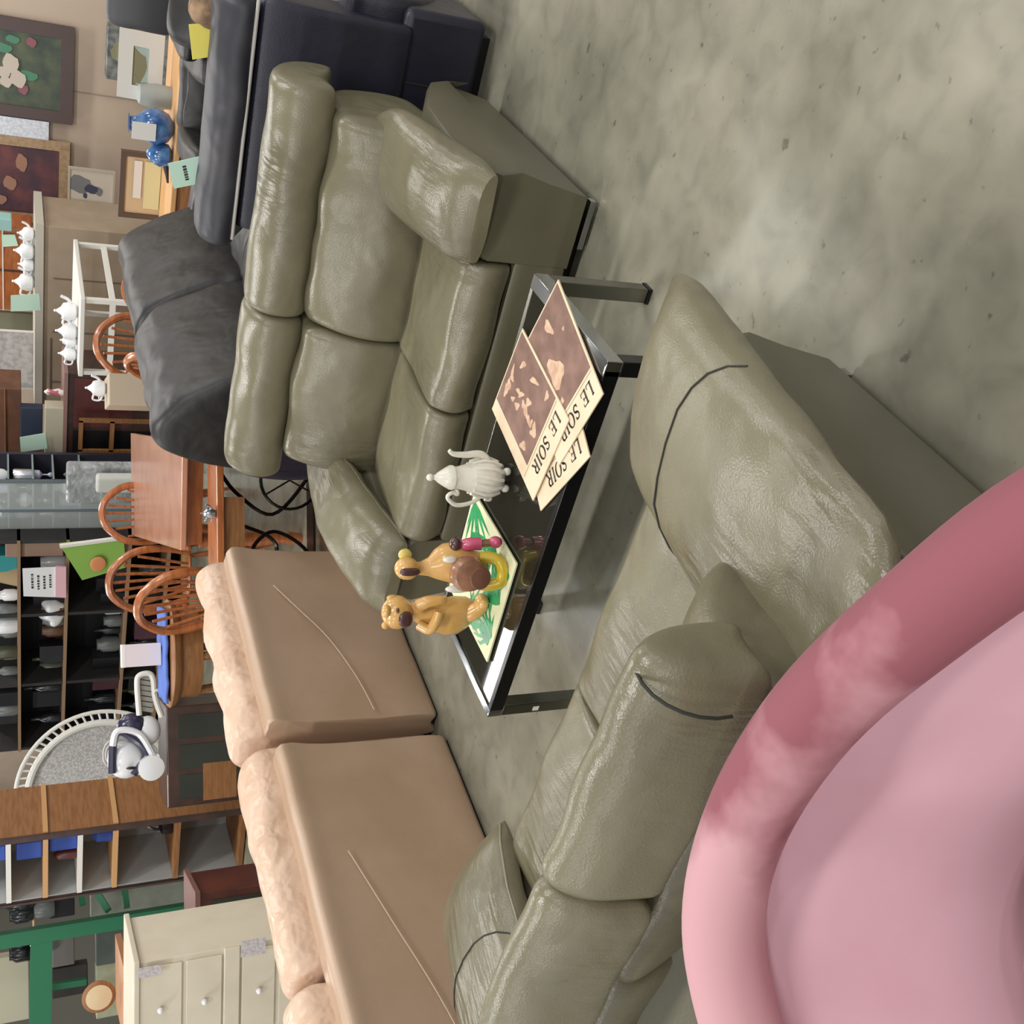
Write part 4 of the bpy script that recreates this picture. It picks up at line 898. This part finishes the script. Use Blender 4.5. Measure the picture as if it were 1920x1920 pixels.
a_ = L2(250, 1365); MB().ell((a_[0], .1, a_[1]), (.09, .07, .1)).build('navy_flap', NV, t)
a_ = L2(280, 1375); MB().ell((a_[0], .1, a_[1]), (.11, .06, .09)).build('white_body', WHITEG, t)
t, w, h = cab(PK, 'wicker_cradle', 'small pale curved rack with slats rising behind the white ornament', 'rack', 255, 318, 1262, 1345, .1, None, False, part=None)
pts = [rel(PK, t, x, y) for x, y in ((262, 1342), (258, 1285), (262, 1268), (280, 1264), (288, 1275), (292, 1310), (304, 1345))]
MB().tube(cr([(p[0], .03, p[1]) for p in pts]), .02, 8).build('curved_frame', WHITEM, t)
for k in range(7):
    y = 1270+k*10; a_ = rel(PK, t, 262, y); c_ = rel(PK, t, 288, y+4); MB().obox((a_[0], .05, a_[1]), (c_[0], .05, c_[1]), .02, .03).build('slat', mat('grey_slat', '8d8a80', .6), t)
pts = [rel(PK, t, x, y) for x, y in ((288, 1300), (295, 1294), (318, 1302), (330, 1312))]
MB().tube(cr([(p[0], .0, p[1]) for p in pts]), .012, 6).build('wire_loop', WHITEM, t)

# ---- bookcase with open bays
pa = onz(470, 1480, 0); pb = onz(455, 1640, 0); hdir = (pa-pb).normalized(); PBK = Plane((hdir.x, hdir.y), pa.dot(V((-hdir.y, hdir.x, 0))))
c, w, h = PBK.bb(-80, 470, 1478, 1652, True); c = PBK.at((PBK.pt(200, 1500).dot(PBK.h)+PBK.pt(200, 1700).dot(PBK.h))/2, 0)
xr = PBK.pt(200, 1556).dot(PBK.h); xm_ = xr; xl = PBK.pt(200, 1670).dot(PBK.h)
c = PBK.at((xr+xl)/2, 0); t = thing('bookcase', 'tall open bookcase with tan shelves and pale back, blue things on it', 'bookcase', c, PBK.rz)
cx_ = (xr+xl)/2; H_ = 2.15; d_ = .60
MB().box(xl-cx_-.02, xl-cx_+.0, 0, d_, 0, H_).build('upright', DKW, t, sm=False); MB().box(xl-cx_, xl-cx_+.012, .03, d_, 0, H_).build('inner_lining', mat('pale_lining', 'b4b8b8', .5), t, sm=False)
MB().box(xr-cx_-.02, xr-cx_+.012, .02, d_, 0, H_).build('side_panel', BRW, t, sm=False)
MB().box(xr-cx_-.02, xr-cx_+.02, 0, .03, 0, H_).build('front_edge', DKW, t, sm=False)
for x in (82, 213):
    z = PBK.pt(x, 1610).z; MB().box(xr-cx_+.01, xr-cx_+.035, .03, d_, z-.03, z+.005).build('side_batten', TANW, t, sm=False)
tag(MB().box(xl-cx_, xm_-cx_, d_-.02, d_, 0, H_).build('back_panel', mat('pale_lining', 'b4b8b8', .5), t, sm=False), 'pale grey back panel', None)
zs = []
for x, mm, full in ((12, WHITEM, 0), (82, TANW, 1), (147, WHITEM, 0), (213, TANW, 1), (328, BRW, 0), (450, BRW, 0)):
    z = max(.04, PBK.pt(x, 1610).z); zs.append(z)
    MB().box(xl-cx_+.02, (xr if full else xm_)-cx_-.02, .0, d_-.03, z-.03, z+.005).build('shelf', mm, t, sm=False)
MB().box(xl-cx_, xr-cx_, 0, d_, H_-.02, H_+.01).build('top_board', DKW, t, sm=False)
def onshelf(lab, nm, cat, y, zi, wd_, hh_, m, yd=.12, rod=False):
    p = PBK.at(PBK.pt(150, y).dot(PBK.h), zs[zi]+.006, yd); tt = thing(nm, lab, cat, p, PBK.rz, None)
    if rod: MB().lathe([(wd_*.5, 0), (wd_*.55, hh_*.1), (wd_*.5, hh_*.8), (wd_*.2, hh_)], 14).build('body', m, tt)
    else: MB().box(-wd_/2, wd_/2, -.07, .07, 0, hh_).build('body', m, tt, sm=False, bev=.015)
    return tt
onshelf('blue storage box on the second bookcase shelf from the top', 'blue_box', 'box', 1592, 1, .16, .18, BLUE)
onshelf('black box leaning by the blue storage box', 'black_case', 'box', 1582, 1, .1, .12, BLK, .2)
onshelf('blue toolbox with a brown handle on the narrow white shelf', 'blue_toolbox', 'toolbox', 1580, 2, .2, .2, BLUE)
onshelf('brown bottle beside the blue toolbox', 'brown_bottle', 'bottle', 1618, 2, .08, .16, mat('brown_glass', '5a2a24', .3), rod=True)
onshelf('small blue tin on the third bookcase shelf', 'blue_tin', 'tin', 1588, 3, .12, .14, BLUE, rod=True)
onshelf('blue bag at the very top of the bookcase bay', 'blue_bag', 'bag', 1590, 0, .14, .12, BLUE)
tt = onshelf('tangle of grey glass and metal pieces on the lower bookcase shelf', 'metal_tangle', 'clutter', 1600, 4, .02, .02, GREYP, .3)
for k in range(9):
    a = k*1.3; MB().tube(cr([(-.1+.03*k, .0, .02), (-.08+.03*k, -.05*cos(a), .12+.04*sin(a)), (-.02+.02*k, .04*sin(a), .2), (.05+.01*k, 0, .05)]), .012, 6).build('bent_piece', mat('dull_metal', '5f6464', .3, .7), tt)
onshelf('dark flower pot standing on the lower bookcase shelf', 'flower_pot', 'pot', 1600, 4, .14, .1, BLK, .2, True)

# ---- green pallet rack and what is on it
PR = PD(9.3)
def gpost(mb, p, q_, wd_): mb.obox(p, q_, wd_, .07, up=PR.n)
c = PR.pt(470, 1700); c = V((c.x, c.y, 0))
t = thing('pallet_rack', 'green steel pallet rack standing left of the bookcase', 'rack', c)
gp = lambda x, y, dn=0: PR.at(PR.pt(x, y).dot(PR.h), PR.pt(x, y).z, dn)-c
b_ = gp(120, 1744); b0 = V((b_.x, b_.y, 0)); b1 = V((b_.x, b_.y, 2.6))
m_ = MB(); m_.obox(b0, b1, .11, .09, up=PR.n); m_.build('upright', GREEN, t, sm=False)
b_ = gp(110, 1690, .45); m_ = MB(); m_.obox(V((b_.x, b_.y, 0)), V((b_.x, b_.y, 2.6)), .08, .06, up=PR.n); m_.build('upright', GREEN, t, sm=False)
m_ = MB(); m_.obox(gp(78, 1748), gp(74, 2020), .16, .06, up=PR.n); m_.build('beam', GREEN, t, sm=False)
m_ = MB(); m_.obox(gp(160, 1720, .3), gp(150, 1672, .45), .05, .04, up=PR.n); m_.build('brace', GREEN, t, sm=False)
m_ = MB(); m_.obox(gp(205, 1715, .1), gp(165, 1668, .45), .05, .04, up=PR.n); m_.build('brace', GREEN, t, sm=False)
m_ = MB(); m_.obox(gp(240, 1708, .1), gp(238, 1660, .45), .05, .04, up=PR.n); m_.build('brace', GREEN, t, sm=False)
m_ = MB(); m_.obox(gp(100, 1868, .2), gp(165, 1858, .2), .05, .05, up=PR.n); m_.build('beam', GREEN, t, sm=False)
PR2 = PD(9.8)
for lab, nm, cat, x0, x1, y0, y1, mm in (
    ('grey board leaning under the green rack beam', 'grey_board', 'board', 97, 140, 1748, 1812, mat('dull_grey', '716b68', .6)),
    ('black board below the grey one in the green rack', 'black_board', 'board', 97, 165, 1812, 1868, mat('soot', '2c2826', .6)),
    ('dark green tarpaulin hung along the rack', 'tarpaulin', 'tarpaulin', 180, 330, 1722, 1800, mat('slate_green', '49524c', .6, c2='3a403e', sc=3)),
    ('pale greyish cloth board beyond the rack, between bookcase and dresser', 'pale_board', 'board', 170, 330, 1660, 1712, mat('pale_grey_green', '8d9084', .7, c2='77786a', sc=4)),
    ('mossy yellow-green screen behind the cream dresser', 'mossy_screen', 'screen', 180, 300, 1800, 1900, mat('moss_yellow', '87866a', .7, c2='a2a48c', sc=4)),
    ('cream suitcase standing on the rack at the left edge of the picture', 'cream_suitcase', 'suitcase', -40, 55, 1795, 1920, mat('cream_case', 'aaa690', .6)),
    ('dark speaker box above the green beam', 'speaker_box', 'box', 92, 140, 1662, 1720, BLK)):
    cab(PR2, nm, lab, cat, x0, x1, y0, y1, .12, mm, x1 > 300)
p_ = PR2
for k, (x0, y, cn, mm) in enumerate(((30, 1670, 'white figurine', WHITEG), (30, 1690, 'dark bottle', cols[0][1]), (30, 1708, 'dark jug', cols[0][1]), (70, 1700, 'pale jug', cols[1][1]), (30, 1780, 'black kettle', BLKMET), (58, 1770, 'silver flask', CHROME))):
    q_ = PR2.pt(x0+32, y); tt = thing(cn.replace(' ', '_'), cn+' standing high on the green rack near the picture edge, %s from the bookcase' % pos_[k], cn.split()[1], q_, 0, 'small wares high on the green rack')
    MB().lathe([(r*1.2, z*1.0) for r, z in (BT if 'bottle' in cn or 'flask' in cn else JR)], 12).build('body', mm, tt)
cab(PR2, 'rack_shelf', 'thin plank shelf on the green rack under the small wares', 'shelf', 62, 66, 1660, 1790, .3, TANW, False)
t, w, h = cab(PD(7.8), 'oval_mirror', 'cream oval panel with a brown rim beside the cream dresser', 'mirror', 166, 205, 1845, 1895, .04, None, False, part=None)
MB().lathe([(.09, 0), (.11, .01), (.10, .04)], 28, (0, 0, h/2), ax='y', sx=1, sy=1).build('rim', BRW, t); MB().lathe([(.085, -.005), (.01, -.02)], 28, (0, 0, h/2), ax='y').build('panel', mat('cream_panel2', 'd3c09a', .6), t)
t, w, h = cab(PD(7.2), 'orange_desk', 'orange brown desk top at the left edge of the picture, beside the cream dresser', 'desk', 243, 300, 1850, 2000, .9, None, True, part=None)
MB().box(-w/2, w/2, 0, 1.0, h-.04, h).build('desktop', mat('orange_brown', 'b5835f', .5), t, sm=False); MB().box(-w/2+.02, w/2-.02, .02, .8, 0, h-.04).build('body', BRW, t, sm=False)

# ---- mahogany cabinet and cream dresser
PM = PD(6.9)
t, w, h = cab(PM, 'mahogany_cabinet', 'red-brown mahogany cabinet with two small glass doors behind the tan sofa', 'cabinet', 372, 560, 1662, 1800, .45, MAH)
MB().box(-w/2-.02, w/2+.02, -.02, .47, h-.01, h+.02).build('top_board', mat('mahogany_top', '7e5a54', .35), t, sm=False)
for k in range(2):
    u = -w/2+.05+k*w/2; MB().box(u, u+w/2-.1, -.006, .0, .1, h-.08).build('glass_door', mat('dim_glass', '3c403c', .15, .2), t, sm=False)
a_ = rel(PM, t, 420, 1739); MB().box(a_[0]-.015, a_[0]+.015, -.012, -.006, a_[1]-.025, a_[1]+.025).build('lock_plate', WHITEM, t)
pq = PD(5.9); c0 = pq.pt(250, 1808)
t = thing('dresser', 'cream painted dresser with white round knobs at the lower left, beside the tan sofa', 'dresser', (c0.x, c0.y, 0), YAW-R(8)); H_ = c0.z
MB().box(-1.15, 0, 0, .5, 0.05, H_-.03).build('body', CREAM, t, sm=False, bev=.006); MB().box(-1.17, .02, -.025, .52, H_-.03, H_).build('top_board', CREAM, t, sm=False, bev=.006)
zz = [pq.pt(x, 1800).z for x in (254, 345, 420, 450, 520, 600)]
for k in range(5):
    if k == 2: continue
    za, zb_ = max(zz[k+1], .08), zz[k]
    for (u0, u1) in ((-.52, -.02), (-1.1, -.54)):
        dr = MB().box(u0+.012, u1-.012, -.014, .0, za+.01, zb_-.012).build('drawer', CREAM, t, sm=False, bev=.004)
        MB().ell(((u0+u1)/2, -.035, (za+zb_)/2), (.016, .02, .016)).build('knob', WHITEG, dr)
MB().box(-1.12, -.0, -.02, 0, zz[3], zz[2]).build('moulding', CREAM, t, sm=False, bev=.006)
def note(lab, x0, x1, y0, y1):
    pl = PD(5.84); c, w, h = pl.bb(x0, x1, y0, y1); t_ = thing('paper_note', lab, 'note', c, YAW-R(8)); MB().box(-w/2, w/2, 0, .003, 0, h).build('paper', mat('note_paper', 'c7c1c2', .7, c2='a59fa3', sc=60), t_, sm=False)
note('paper price note pinned at the top corner of the cream dresser', 258, 302, 1812, 1832)
note('second paper note on the cream dresser drawer next to the tan sofa', 452, 498, 1760, 1792)
